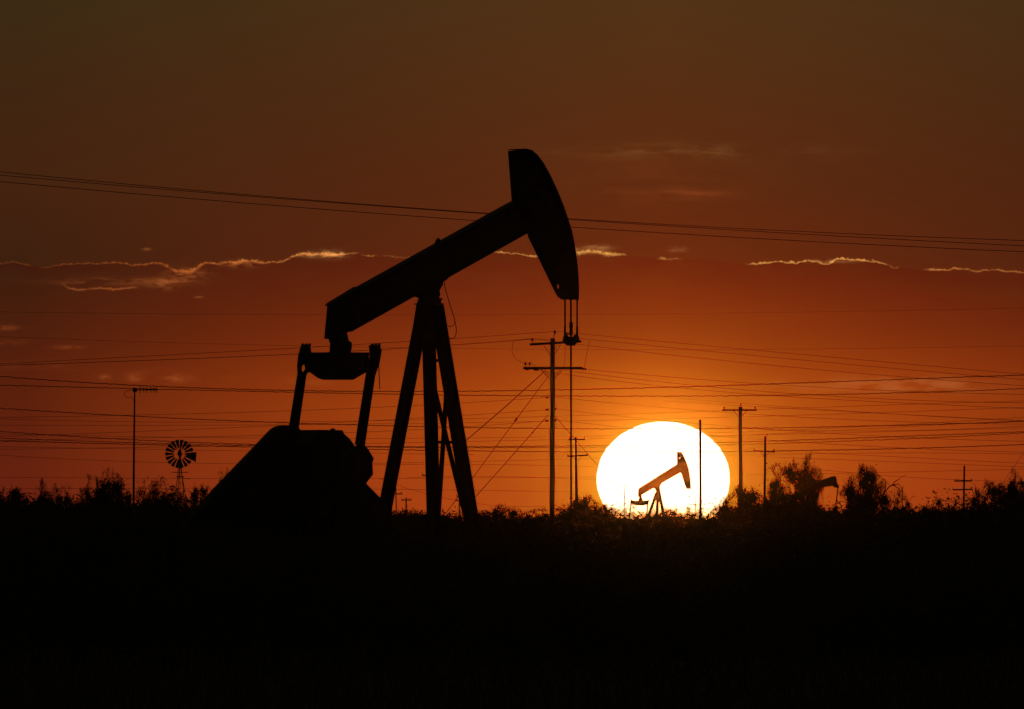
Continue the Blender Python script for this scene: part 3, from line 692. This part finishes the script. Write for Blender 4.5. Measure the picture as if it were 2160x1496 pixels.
pole('far utility pole hidden behind the middle pumpjack leg, crossarm tip showing', 1700, (913, 996), 5, 913, [(890, 1003, 930, 1004, 2)], (), [(891.5, 1000, 2.4)], wtop=4)

# ---------------------------------------------------------------- antenna mast
D = 500; b = P(281.5, 1110, D); root = empty('antenna_mast', (b.x, b.y, 0)); o = Vector((b.x, b.y, 0)); q = K * D
tag(root, 'slender mast with a small comb shaped antenna at far left', 'antenna mast')
L = lambda x, y, dy=0: P(x, y, D) - o + Vector((0, dy, 0))
m = MB(); m.tube([(0, 0, -.1), L(282, 1000), L(283.2, 900), L(284.2, 818)], [2.7 * q, 2.4 * q, 1.9 * q, 1.5 * q], 8); m.build('mast', M['galv'], root)
an = empty('antenna', (0, 0, 0)); an.parent = root
m = MB(); m.bar(L(280.5, 822.8, -.06), L(333.4, 822.4, -.06), 2.3 * q, 2 * q); m.build('boom', M['galv'], an)
for x, h in ((296, 7.5), (303.3, 6), (309.8, 6.5), (318.2, 6), (324.5, 5.5), (329.8, 6)):
    m = MB(); m.tube([L(x, 822.5 - h, -.06), L(x, 822.5 + h, -.06)], .85 * q, 5); m.build('antenna_element', M['galv'], an)
m = MB(); m.box(L(284.5, 823, -.03), (9 * q, .12, 8.5 * q)); m.build('clamp_box', M['galv'], root)
m = MB(); m.tube([L(x, y, -.05) for x, y in ((281, 824), (274, 823.5), (267, 825), (263, 828), (262, 832), (263.5, 836), (268, 838), (275, 838), (280, 840), (282.5, 847))], .55 * q, 5); m.build('feed_cable', M['cable'], root)

# ---------------------------------------------------------------- windmill
D = 1240; b = P(381, 1110, D); root = empty('windmill', (b.x, b.y, 0)); o = Vector((b.x, b.y, 0)); q = K * D
tag(root, 'multi-bladed farm windmill on a lattice tower at left', 'windmill')
hub = L0 = P(378.8, 957.7, D) - o
L = lambda x, y, dy=0: P(x, y, D) - o + Vector((0, dy, 0))
wh = empty('wind_wheel', (0, 0, 0)); wh.parent = root
NB = 18
for i in range(NB):
    a = 2 * math.pi * (i + .5) / NB
    ri, ro = 12.2 * q, 30.5 * q; hi, ho = math.radians(7.6), math.radians(9.3)
    tw = 0.10
    pts = []
    for r_, h_, s_ in ((ri, hi, -1), (ri, hi, 1), (ro, ho, 1), (ro, ho, -1)):
        aa = a + s_ * h_ * (0.8 if r_ == ro else 0.9)
        pts.append(Vector((hub.x + r_ * math.sin(aa), -0.55 + s_ * tw * (1 if r_ == ro else .5), hub.z + r_ * math.cos(aa))))
    m = MB(); m.prism(pts, (0, 0.012, 0)); m.build('blade', M['galv'], wh)
m = MB()
for r_ in (13.0 * q, 26 * q):
    ring = [Vector((hub.x + r_ * math.sin(t), -.50, hub.z + r_ * math.cos(t))) for t in np.linspace(0, 2 * math.pi, 37)]
    m.tube(ring, .012, 4, False)
for i in range(6):
    t = math.pi * i / 3 + .3; m.tube([Vector((hub.x, -.45, hub.z)), Vector((hub.x + 26 * q * math.sin(t), -.48, hub.z + 26 * q * math.cos(t)))], .009, 4)
m.build('wheel_rim', M['galv'], wh)
m = MB(); m.prism([L(380.2, 944.5), L(375.5, 952.5), L(374, 959), L(376.5, 962), L(383.5, 963), L(383, 951)], (0, .5, 0)); m.build('gearbox_hood', M['galv'], root)
m = MB(); m.prism([L(393, 956.5, .5), L(414.3, 953.5, .9), L(412.6, 975.3, .9), L(399, 967, .6), L(393, 962, .5)], (0, .02, 0))
m.bar(L(380, 957, .2), L(396, 959, .6), .05, .05); m.build('tail_vane', M['galv'], root)
tw = empty('lattice_tower', (0, 0, 0)); tw.parent = root
topz = L(380, 988).z
corners_t = [(-3.0, -.12), (3.2, -.12), (-1.2, .12), (1.6, .12)]; hs = 21.0
tops = [Vector((hub.x + a * q + (.03), b_, topz)) for a, b_ in corners_t]
feet = [Vector((x * q, y, 0)) for x, y in ((-26, -1.1), (18, -1.0), (-12, 1.1), (32, 1.0))]
for tpt, ft in zip(tops, feet):
    m = MB(); m.bar(ft, tpt, .055, .055); m.build('tower_leg', M['galv'], tw)
m = MB()
for f in (.15, .3, .45, .6, .72, .84):
    ring = [ft.lerp(tpt, f) for ft, tpt in zip(feet, tops)]
    nx = [ft.lerp(tpt, f + .12) for ft, tpt in zip(feet, tops)]
    for a_, b_ in ((0, 1), (1, 3), (3, 2), (2, 0)):
        m.bar(ring[a_], ring[b_], .03, .03); m.bar(ring[a_], nx[b_], .02, .02)
m.build('lattice_brace', M['galv'], tw)
m = MB(); m.box(L(379.7, 996.4), (35 * q, .9, .055)); m.build('platform', M['wood'], root)
m = MB(); m.box(L(380.3, 1006), (15 * q, .7, .10)); m.bar(L(387, 1009.8, -.3), L(399.8, 1010, -.3), .05, .05); m.box(L(399, 1009.8, -.3), (.06, .06, .1)); m.build('side_bracket', M['galv'], root)
m = MB(); m.tube([Vector((hub.x + .03, 0, topz + .0)), Vector((hub.x + .03, 0, hub.z - .1))], .09, 8); m.tube([Vector((hub.x + .03, 0, .2)), Vector((hub.x + .03, 0, topz))], .022, 5); m.build('pump_shaft', M['galv'], root)

# ---------------------------------------------------------------- wires
def interp(pts, x):
    """smooth curve through the points (natural quadratic extrapolation outside)"""
    X = np.array([p[0] for p in pts], float); Y = np.array([p[1] for p in pts], float)
    deg = min(len(pts) - 1, 3 if len(pts) > 4 else 2)
    return np.polyval(np.polyfit(X / 1000, Y, deg), np.asarray(x) / 1000)
def wire(pts, D, w, label, group, x0=None, x1=None, wob=0.0, D2=None, name='power_line'):
    x0 = -1300 if x0 is None or x0 == -300 else x0
    x1 = 3500 if x1 is None or x1 in (2460, 2500) else x1
    rs_ = random.Random(int(pts[0][1] * 7 + D))
    n = int((x1 - x0) / (7 if wob else 60)) + 2
    xs_ = np.linspace(x0, x1, n); xc_ = np.clip(xs_, -250, 2410); ys_ = interp(pts, xc_)
    ys_ = ys_ + (xs_ - xc_) * (interp(pts, xc_ + .5) - interp(pts, xc_ - .5))
    P3 = []; ph = rs_.random() * 6
    for i, (x, y) in enumerate(zip(xs_, ys_)):
        Dd = D if D2 is None else D + (D2 - D) * i / (n - 1)
        if wob: y += wob * (.6 * math.sin(x * .62 + ph + math.sin(x * .013) * 3) + .8 * (rs_.random() - .5))  # air shimmer built into the wire's shape as a small wobble
        P3.append(P(x, y, Dd))
    m = MB(); m.tube(P3, w * .76 * K * D / 2, 4)
    ob = m.build(name, M['cable'], None); tag(ob, label, 'power line', group)
    return ob
G1 = 'overhead lines high above the pumpjack beam'
wire([(0, 362.5), (1030, 450), (2160, 507.5)], 430, 1.7, 'uppermost of the three lines crossing behind the horsehead', G1)
wire([(0, 370.5), (540, 412.5), (1030, 453.5), (2160, 518.5)], 432, 1.7, 'middle one of the three lines crossing behind the horsehead', G1)
wire([(0, 384), (540, 427.5), (1000, 467.5), (2160, 531)], 434, 1.8, 'lowest of the three lines crossing behind the horsehead', G1)
G2 = 'cables wavy with modelled air shimmer, crossing low over the scrub'
wire([(0, 795), (241, 809), (520, 822), (800, 826), (1060, 825), (1300, 821), (1580, 810), (2160, 791.5)], 700, 2.2, 'highest cable wavy with modelled air shimmer, crossing the whole view just above the antenna mast', G2, wob=.9)
wire([(0, 812.5), (277, 820), (800, 830), (1060, 835), (1300, 836.5), (1580, 834), (2160, 820)], 700, 2.0, 'second cable wavy with modelled air shimmer, meeting the mast top', G2, wob=.9)
wire([(0, 862), (241, 875), (520, 889), (892, 900), (1060, 903.5), (1300, 905), (1540, 903.5), (1913, 896), (2160, 889.6)], 760, 2.0, 'cable wavy with modelled air shimmer, passing just above the belt guard and the top of the sun', G2, wob=.9)
wire([(0, 910.5), (241, 925), (520, 937.7), (1000, 942), (1300, 939.5), (1626, 930), (1913, 920), (2160, 911)], 760, 1.9, 'cable wavy with modelled air shimmer, passing just above the windmill wheel', G2, wob=.9)
wire([(0, 925), (400, 936), (1000, 944.5), (1300, 944), (1540, 938), (1913, 923.5), (2160, 914.5)], 780, 1.7, 'cable wavy with modelled air shimmer, running close below the one above the windmill', G2, wob=.9)
wire([(0, 929.7), (241, 937.7), (520, 941.8), (1000, 951), (1277, 954), (1540, 952.4), (1913, 945.5), (2160, 938)], 800, 2.1, 'lowest cable wavy with modelled air shimmer, passing behind the windmill blades', G2, wob=.9)
G3 = 'conductors tied to the tall pole'
wire([(0, 768), (400, 746.5), (861, 720.6), (1060, 707), (1170.4, 699.5)], 800, 1.2, 'line coming from the left to the pole top pin of the tall pole', G3, -300, 1170)
wire([(0, 771), (400, 757), (803, 737), (1060, 721.5), (1122, 715)], 800, 1.5, 'line coming from the left to the upper crossarm of the tall pole', G3, -300, 1123)
wire([(1084, 718), (1120, 714), (1160, 717.5)], 800, .9, 'short tie line between upper insulator and shaft of the tall pole', G3, 1084, 1160)
for pts, lb in (([(1170, 699), (1580, 737.5), (2130, 787)], 'topmost line leaving the tall pole to the right'),
                ([(1216, 712), (1245, 717.5), (1580, 749), (2160, 801)], 'line leaving the upper crossarm of the tall pole to the right'),
                ([(1124, 715), (1230, 727.5), (1580, 766), (2160, 814)], 'line leaving the left upper insulator of the tall pole to the right'),
                ([(1235, 779), (1580, 808), (2160, 832)], 'line leaving the lower crossarm end of the tall pole to the right'),
                ([(1190, 781), (1430, 810), (1730, 834), (2160, 850)], 'line leaving the middle of the lower crossarm to the right'),
                ([(1135, 781), (1200, 791), (1430, 818), (1730, 841), (2160, 862)], 'line leaving the left of the lower crossarm to the right')):
    wire(pts, 800, 1.05, lb, G3, pts[0][0], 2500)
for pts, lb in (([(0, 881), (400, 873), (892, 855), (1060, 844.5), (1154, 838.7)], 'low line reaching the single spool insulator of the tall pole'),
                ([(289, 910.5), (520, 901), (892, 881), (1000, 875.7), (1154, 864.5)], 'low line reaching the upper spool pair of the tall pole'),
                ([(0, 930), (400, 922), (892, 906), (1000, 899), (1153, 887.7)], 'low line reaching the lower spool pair of the tall pole')):
    wire(pts, 800, .95, lb, G3, -300, pts[-1][0])
for pts, lb in (([(1170, 838), (1300, 850.4), (1569, 873), (1970, 891.6)], 'low line leaving the single spool insulator to the right'),
                ([(1170, 862.5), (1300, 877), (1626, 906), (2160, 931)], 'low line leaving the upper spool pair to the right'),
                ([(1170, 886), (1300, 900), (1712, 934.6), (2160, 954)], 'low line leaving the lower spool pair to the right')):
    wire(pts, 800, .95, lb, G3, 1170, 2500)
G4 = 'faint far power lines low in the sky'
FL = 'faint hair-thin power line low in the orange sky, tied to no pole in view'
for i, pts in enumerate([
        [(0, 658), (1080, 664), (2160, 650)], [(0, 710), (700, 733), (1330, 736), (2160, 730)],
        [(0, 895), (520, 902), (1000, 887.7), (2160, 860)], [(0, 884), (520, 890), (1000, 884), (1636, 862), (2160, 846)],
        [(1400, 846), (1635, 860), (2160, 887)], [(1400, 838), (1683, 860), (2160, 889)],
        [(0, 943), (241, 945), (520, 952.6), (1000, 959)], [(0, 960), (520, 979), (1000, 972), (1156, 971), (2160, 958)],
        [(0, 1005.5), (520, 1013), (1000, 1006), (2160, 990)], [(0, 1031), (500, 1033), (1000, 1031), (1300, 1041)],
        [(860, 1008), (1000, 1004), (1160, 1009), (1300, 1014)], [(600, 985), (892, 979), (1160, 983), (1290, 985)],
        [(1597, 963), (2160, 985)], [(1712, 954.7), (2160, 977.7)], [(1712, 989), (2013, 1012), (2160, 1016)],
        [(800, 1010), (1000, 1062), (1150, 1068)], [(1500, 898), (1626, 912), (1900, 905), (2160, 900)],
        [(0, 915), (520, 925), (1000, 922.6), (1500, 914), (2160, 880)], [(0, 948), (1000, 932), (1500, 919), (2160, 903)],
        [(1540, 920), (2160, 887)]]):
    x0 = -300 if pts[0][0] == 0 else pts[0][0]; x1 = 2460 if pts[-1][0] == 2160 else pts[-1][0]
    wire(pts, 1500 + 40 * i, .62 if i < 2 else .85, FL, G4, x0, x1)
o_ = wire([(2108, 1030), (2160, 954)], 1900, 1.0, 'stay wire slanting up at the right edge beyond the last pole', 'stays of the far pole', 2106, 2240, name='guy_wire')
o_['category'] = 'guy wire'

# ---------------------------------------------------------------- vegetation
def grow_tree(seed, stems=3, height=1.0, spread=0.55, droop=0.15, levels=4, leaves=26, leaf=0.014, first=0.30, jag=0.35):
    """unit-height mesquite: returns (branch MB, leaf vertex array of quads)"""
    r = random.Random(seed); mb = MB(); tips = []
    def rv(s): return Vector((r.uniform(-s, s), r.uniform(-s, s), r.uniform(-s, s)))
    def branch(p, d, length, rad, lev):
        n = 4; pts = [p.copy()]; q_ = p.copy(); dd = d.copy()
        for i in range(n):
            dd = (dd + rv(jag) * .5 + Vector((0, 0, (.10 if lev < 2 else -droop * .4)))).normalized()
            q_ = q_ + dd * length / n; pts.append(q_.copy())
            if lev >= levels - 2: tips.append((q_.copy(), dd.copy(), lev))
        mb.tube(pts, [rad * (1 - .4 * i / n) for i in range(n + 1)], 4 if lev else 6, False)
        if lev >= levels: return
        nb = r.choice((3, 3, 4)) if lev < levels - 1 else r.choice((3, 4, 5))
        for k in range(nb):
            j = r.randint(2, n) if k else n
            a = r.uniform(0, 2 * math.pi); side = Vector((math.cos(a), math.sin(a), r.uniform(-.15, .45)))
            nd = (dd * .75 + side * r.uniform(.5, 1.0)).normalized()
            branch(pts[j], nd, length * r.uniform(.52, .85), rad * .52, lev + 1)
    for k in range(stems):
        a = 2 * math.pi * (k + r.random() * .7) / stems
        d = Vector((math.cos(a) * spread, math.sin(a) * spread, 1)).normalized()
        branch(Vector((math.cos(a) * .02, math.sin(a) * .02, -.02)), d, first * r.uniform(.8, 1.2), .018, 0)
    rs = np.random.RandomState(seed)
    T = np.array([t[0][:] for t in tips]); n = len(T) * leaves
    keep = rs.rand(len(T)) > .12
    T = T[keep]; n = len(T) * leaves
    C = np.repeat(T, leaves, 0) + rs.randn(n, 3) * np.array([.020, .020, .018]) * 1.0
    A = rs.randn(n, 3); A[:, 2] -= .3; A /= np.linalg.norm(A, axis=1)[:, None]
    B = np.cross(A, rs.randn(n, 3)); B /= np.linalg.norm(B, axis=1)[:, None]
    l = (leaf * (0.6 + .8 * rs.rand(n)))[:, None]; w_ = l * .38
    Q = np.stack([C - A * l / 2, C + B * w_ / 2, C + A * l / 2, C - B * w_ / 2], 1)
    # normalise to height 1; thin the crown into clumps with gaps
    h = np.percentile(C[:, 2], 98)
    Q /= h; V_ = np.array([v[:] for v in mb.v]) / h
    c_ = Q.mean(1)
    def clump(p, f, s_):
        ph = np.random.RandomState(s_).rand(3, 3) * 6.28
        return sum(np.sin(p[:, i] * f * (1 + .37 * j) + p[:, (i + 1) % 3] * f * .6 + ph[i, j]) for i in range(3) for j in range(3)) / 3
    ok = (clump(c_, 13, seed) + .55 * clump(c_, 31, seed + 1) + rs.randn(len(c_)) * .28 > .05) & (c_[:, 2] < 1.02 + .05 * rs.rand(len(c_)))
    Q = Q[ok]
    V_[:, 2] = np.where(V_[:, 2] > .97, .97 + (V_[:, 2] - .97) * .3, V_[:, 2]); mb.v = [tuple(v) for v in V_]
    ext = np.percentile(np.hypot(c_[:, 0] - c_[:, 0].mean(), c_[:, 1] - c_[:, 1].mean()), 93)
    def er(p): return np.sqrt(((p[:, 0] - c_[:, 0].mean()) ** 2 + (p[:, 1] - c_[:, 1].mean()) ** 2) / ext ** 2 + (np.maximum(p[:, 2] - .5, 0) / .5) ** 2)
    cq = Q.mean(1); Q = Q[er(cq) < 1.0 + .12 * rs.rand(len(cq)) + .10 * clump(cq, 19, seed + 2)]
    vo = er(V_); mb.f = [f for f in mb.f if max(vo[i] for i in f) < 50]
    Q[:, :, 2] /= np.percentile(Q[:, :, 2], 99.7); Q = Q.copy()
    return mb, Q

def quad_mesh(name, Q, mat):
    n = len(Q); me = bpy.data.meshes.new(name)
    me.vertices.add(n * 4); me.vertices.foreach_set('co', Q.reshape(-1).astype(np.float32))
    me.loops.add(n * 4); me.loops.foreach_set('vertex_index', np.arange(n * 4, dtype=np.int32))
    me.polygons.add(n); me.polygons.foreach_set('loop_start', np.arange(n, dtype=np.int32) * 4)
    me.polygons.foreach_set('loop_total', np.full(n, 4, np.int32))
    me.materials.append(mat); me.update(calc_edges=True); return me

protos = []
for sd, st, sp, lv, lf, fi in ((11, 3, .55, 4, 22, .26), (23, 2, .30, 4, 24, .32), (37, 4, .7, 4, 18, .22), (41, 5, .9, 3, 50, .26), (59, 3, .6, 4, 22, .22), (67, 4, 1.0, 3, 55, .28), (71, 2, .6, 4, 17, .26)):
    mb, Q = grow_tree(sd, st, 1.0, sp, .35, lv, lf, .017, fi)
    bm_ = bpy.data.meshes.new('trunk'); bm_.from_pydata(mb.v, [], mb.f); bm_.materials.append(M['bark'])
    cm = quad_mesh('crown', Q, M['leaf'])
    wd = np.percentile(Q[:, :, 0], 98) - np.percentile(Q[:, :, 0], 2)
    protos.append((bm_, cm, wd, Q, mb))

def tree(kind, px, top, wpx, D, label, name='mesquite_tree', cat='tree', rz=0.0, group='mesquite trees and bushes on the skyline', tilt=0.0):
    bm_, cm, wd, Q, mb = protos[kind]
    h = CZ + (HZ - top) * K * D; w = wpx * K * D
    root = empty(name, ((px - 1080) * K * D, D, 0), rz); root.rotation_euler[1] = tilt
    sx = w / wd; root.scale = (sx, sx, h)
    tag(root, label, cat, group)
    for n_, me_ in (('trunk', bm_), ('crown', cm)):
        c = bpy.data.objects.new(n_, me_); col.objects.link(c); c.parent = root
    return root
B_ = dict(name='mesquite_bush', cat='bush')
tree(0, 1654, 976, 84, 1150, 'broad feathery mesquite tree right of the slim pole, left one of the pair')
tree(1, 1706, 958, 52, 1120, 'tallest slender mesquite tree in front of the half hidden pumpjack', rz=2.1)
tree(4, 1632, 1018, 70, 980, 'low leafy mesquite tree at the foot of the slim pole', rz=1.2)
tree(2, 1829, 987, 80, 1000, 'open rounded mesquite tree standing alone right of the half hidden pumpjack', rz=.6)
tree(6, 1846, 1000, 60, 1050, 'leaning mesquite tree behind the round lone tree', rz=3.0)
tree(6, 1886, 1034, 52, 1000, 'small mesquite next to the thin distant pole', rz=1.0)
tree(2, 1578, 1030, 110, 700, 'wide dark mesquite bush at the right edge of the sun', rz=.4, **B_)
tree(6, 1622, 1042, 90, 760, 'mesquite bush below the slim pole', rz=2.4, **B_)
tree(4, 1722, 1056, 80, 900, 'dense mesquite hiding the lower part of the far pumpjack', rz=1.7, **B_)
tree(0, 1676, 1044, 90, 900, 'dense mesquite left of the half hidden pumpjack', rz=4.2, **B_)
tree(1, 2128, 990, 40, 1000, 'wispy mesquite tree at the right edge with a bent top', rz=.9, tilt=.10)
tree(4, 2158, 1012, 80, 900, 'dark mesquite tree cut by the right edge', rz=2.2)
tree(0, 2084, 1018, 76, 950, 'mesquite tree right of the distant two-armed pole', rz=1.1)
tree(3, 1985, 1054, 80, 900, 'low bush left of the distant two-armed pole', rz=.2, **B_)
tree(6, 245, 992, 66, 900, 'tallest mesquite tree left of the antenna mast', rz=2.8)
tree(1, 196, 1004, 62, 900, 'mesquite tree second to the left of the antenna mast', rz=.3)
tree(4, 220, 1016, 130, 800, 'wide mesquite clump under the two trees left of the mast', rz=5.0, **B_)
tree(1, 90, 1012, 52, 950, 'ragged mesquite tree near the left edge', rz=1.5)
tree(6, 130, 1024, 60, 950, 'mesquite right beside the ragged tree near the left edge', rz=4.0)
tree(2, 12, 1034, 100, 800, 'mesquite bush cut by the left edge', rz=1.9, **B_)
tree(6, 318, 1010, 90, 900, 'thin arching mesquite between mast and windmill', rz=.5)
tree(0, 352, 1038, 70, 900, 'small mesquite at the left foot of the windmill', rz=5.2)
tree(4, 432, 1028, 90, 700, 'mesquite bush between windmill and pumpjack belt guard', rz=2.0, **B_)
tree(6, 472, 992, 34, 900, 'wispy mesquite shoots against the sloping belt guard', rz=1.0, **B_)
tree(2, 1222, 1048, 90, 900, 'mesquite bush below the pole right of the pump rod', rz=3.3, **B_)
tree(4, 1278, 1066, 70, 1000, 'mesquite bush at the lower left edge of the sun', rz=.9, **B_)
tree(5, 1060, 1068, 100, 900, 'mesquite bush between front pumpjack leg and tall pole', rz=2.7, **B_)
tree(5, 1420, 1070, 70, 1100, 'mesquite bush at the foot of the small distant pumpjack', rz=.7, **B_)

# scrub covering the plain (one countless mass)
prof = [(-900, 1050), (0, 1046), (60, 1048), (150, 1040), (270, 1044), (400, 1052), (500, 1060), (830, 1068), (870, 1074), (900, 1072), (940, 1084), (1000, 1084), (1050, 1074), (1080, 1076), (1130, 1086), (1160, 1080), (1200, 1066), (1240, 1056), (1290, 1076), (1330, 1092), (1360, 1090), (1400, 1076), (1440, 1082), (1480, 1086), (1520, 1082), (1545, 1064), (1600, 1052), (1660, 1060), (1760, 1064), (1800, 1064), (1870, 1066), (1920, 1074), (2000, 1066), (2050, 1058), (2110, 1050), (2160, 1030), (3060, 1045)]
PX = [p[0] for p in prof]; PY = [p[1] for p in prof]
rs = np.random.RandomState(5)
units = []
for kk in (3, 5, 2, 0, 4):
    Q = protos[kk][3]; wd = protos[kk][2]
    units.append((Q[rs.permutation(len(Q))], wd))
def scrub(name, D0, D1, count, nleaf, hmin, hmax, rlo, rhi, lpx, label):
    outs = []
    for i in range(count):
        D_ = math.exp(rs.uniform(math.log(D0), math.log(D1)))
        px_ = rs.uniform(-700, 2860)
        top = np.interp(px_, PX, PY) + rlo + (rhi - rlo) * rs.rand() ** 1.5
        h = min(max(CZ + (HZ - top) * K * D_, hmin), hmax * rs.uniform(.85, 1.1))
        Q, wd = units[rs.randint(len(units))]
        n = min(nleaf, len(Q)); s0 = rs.randint(0, len(Q) - n + 1); q_ = Q[s0:s0 + n]
        w = h * rs.uniform(1.2, 2.2)
        c = q_.mean(1, keepdims=True)
        lf = lpx * K * D_ / 0.017                    # leaf size follows bush size
        d_ = (q_ - c)
        sc = np.array([w / wd, w / wd, h]); cc = c * sc
        a = rs.uniform(0, 6.28); ca, sa = math.cos(a), math.sin(a)
        out = cc + d_ * lf
        x = out[:, :, 0] * ca - out[:, :, 1] * sa + (px_ - 1080) * K * D_; y = out[:, :, 0] * sa + out[:, :, 1] * ca + D_
        outs.append(np.stack([x, y, out[:, :, 2]], 2))
    Q = np.concatenate(outs); me = quad_mesh(name, Q, M['leaf_dry'])
    o = bpy.data.objects.new(name, me); col.objects.link(o); tag(o, label, 'scrub', kind='stuff')
    return o
scrub('scrub', 460, 2350, 900, 900, .8, 4.6, 0, 22, 3.6, 'dark mesquite scrub in a continuous line along the horizon')
scrub('foreground_scrub', 190, 460, 520, 1500, .5, 2.6, 14, 150, 5.5, 'dark low brush filling the unlit foreground below the horizon')
# dry grass near the viewer
n = 60000; D_ = np.exp(rs.uniform(math.log(60), math.log(420), n)); X = rs.uniform(-.055, .055, n) * D_
hgt = rs.uniform(.2, .55, n); a = rs.uniform(0, 6.28, n); w_ = .012
base = np.stack([X, D_, np.zeros(n) - .05], 1); dirx = np.stack([np.cos(a), np.sin(a), np.zeros(n)], 1) * w_
lean = np.stack([rs.randn(n) * .12, rs.randn(n) * .12, hgt], 1)
Q = np.stack([base - dirx, base + dirx, base + lean + dirx * .2, base + lean - dirx * .2], 1)
o = bpy.data.objects.new('dry_grass', quad_mesh('dry_grass', Q, M['grass'])); col.objects.link(o)
tag(o, 'dry grass between the low brush in the dark foreground', 'grass', kind='stuff')

# ---------------------------------------------------------------- haze
hm = bpy.data.materials.new('haze'); hm.use_nodes = True; hn = hm.node_tree; hn.nodes.clear()
pv = hn.nodes.new('ShaderNodeVolumePrincipled'); ho = hn.nodes.new('ShaderNodeOutputMaterial')
pv.inputs['Color'].default_value = (0.9, 0.75, 0.6, 1); pv.inputs['Density'].default_value = 2.2e-6; pv.inputs['Anisotropy'].default_value = 0.9965  # volume added so its scattering stands in for lens glare around the sun
hn.links.new(pv.outputs[0], ho.inputs['Volume'])
m = MB(); m.box((0, 1150, 9.0), (2600, 2900, 21.0)); hz = m.build('haze', hm, None); tag(hz, kind='stuff'); hz['label'] = 'thin haze added over the plain for the glow around the sun'
hz['category'] = 'haze'

# ---------------------------------------------------------------- render settings
scene.view_settings.view_transform = 'Standard'; scene.view_settings.look = 'None'
scene.view_settings.exposure = EXPO; scene.view_settings.gamma = 1.0
scene.render.engine = 'CYCLES'
scene.cycles.max_bounces = 4; scene.cycles.volume_bounces = 0; scene.cycles.diffuse_bounces = 2
scene.cycles.transparent_max_bounces = 8
scene.render.resolution_x = 1024; scene.render.resolution_y = 709
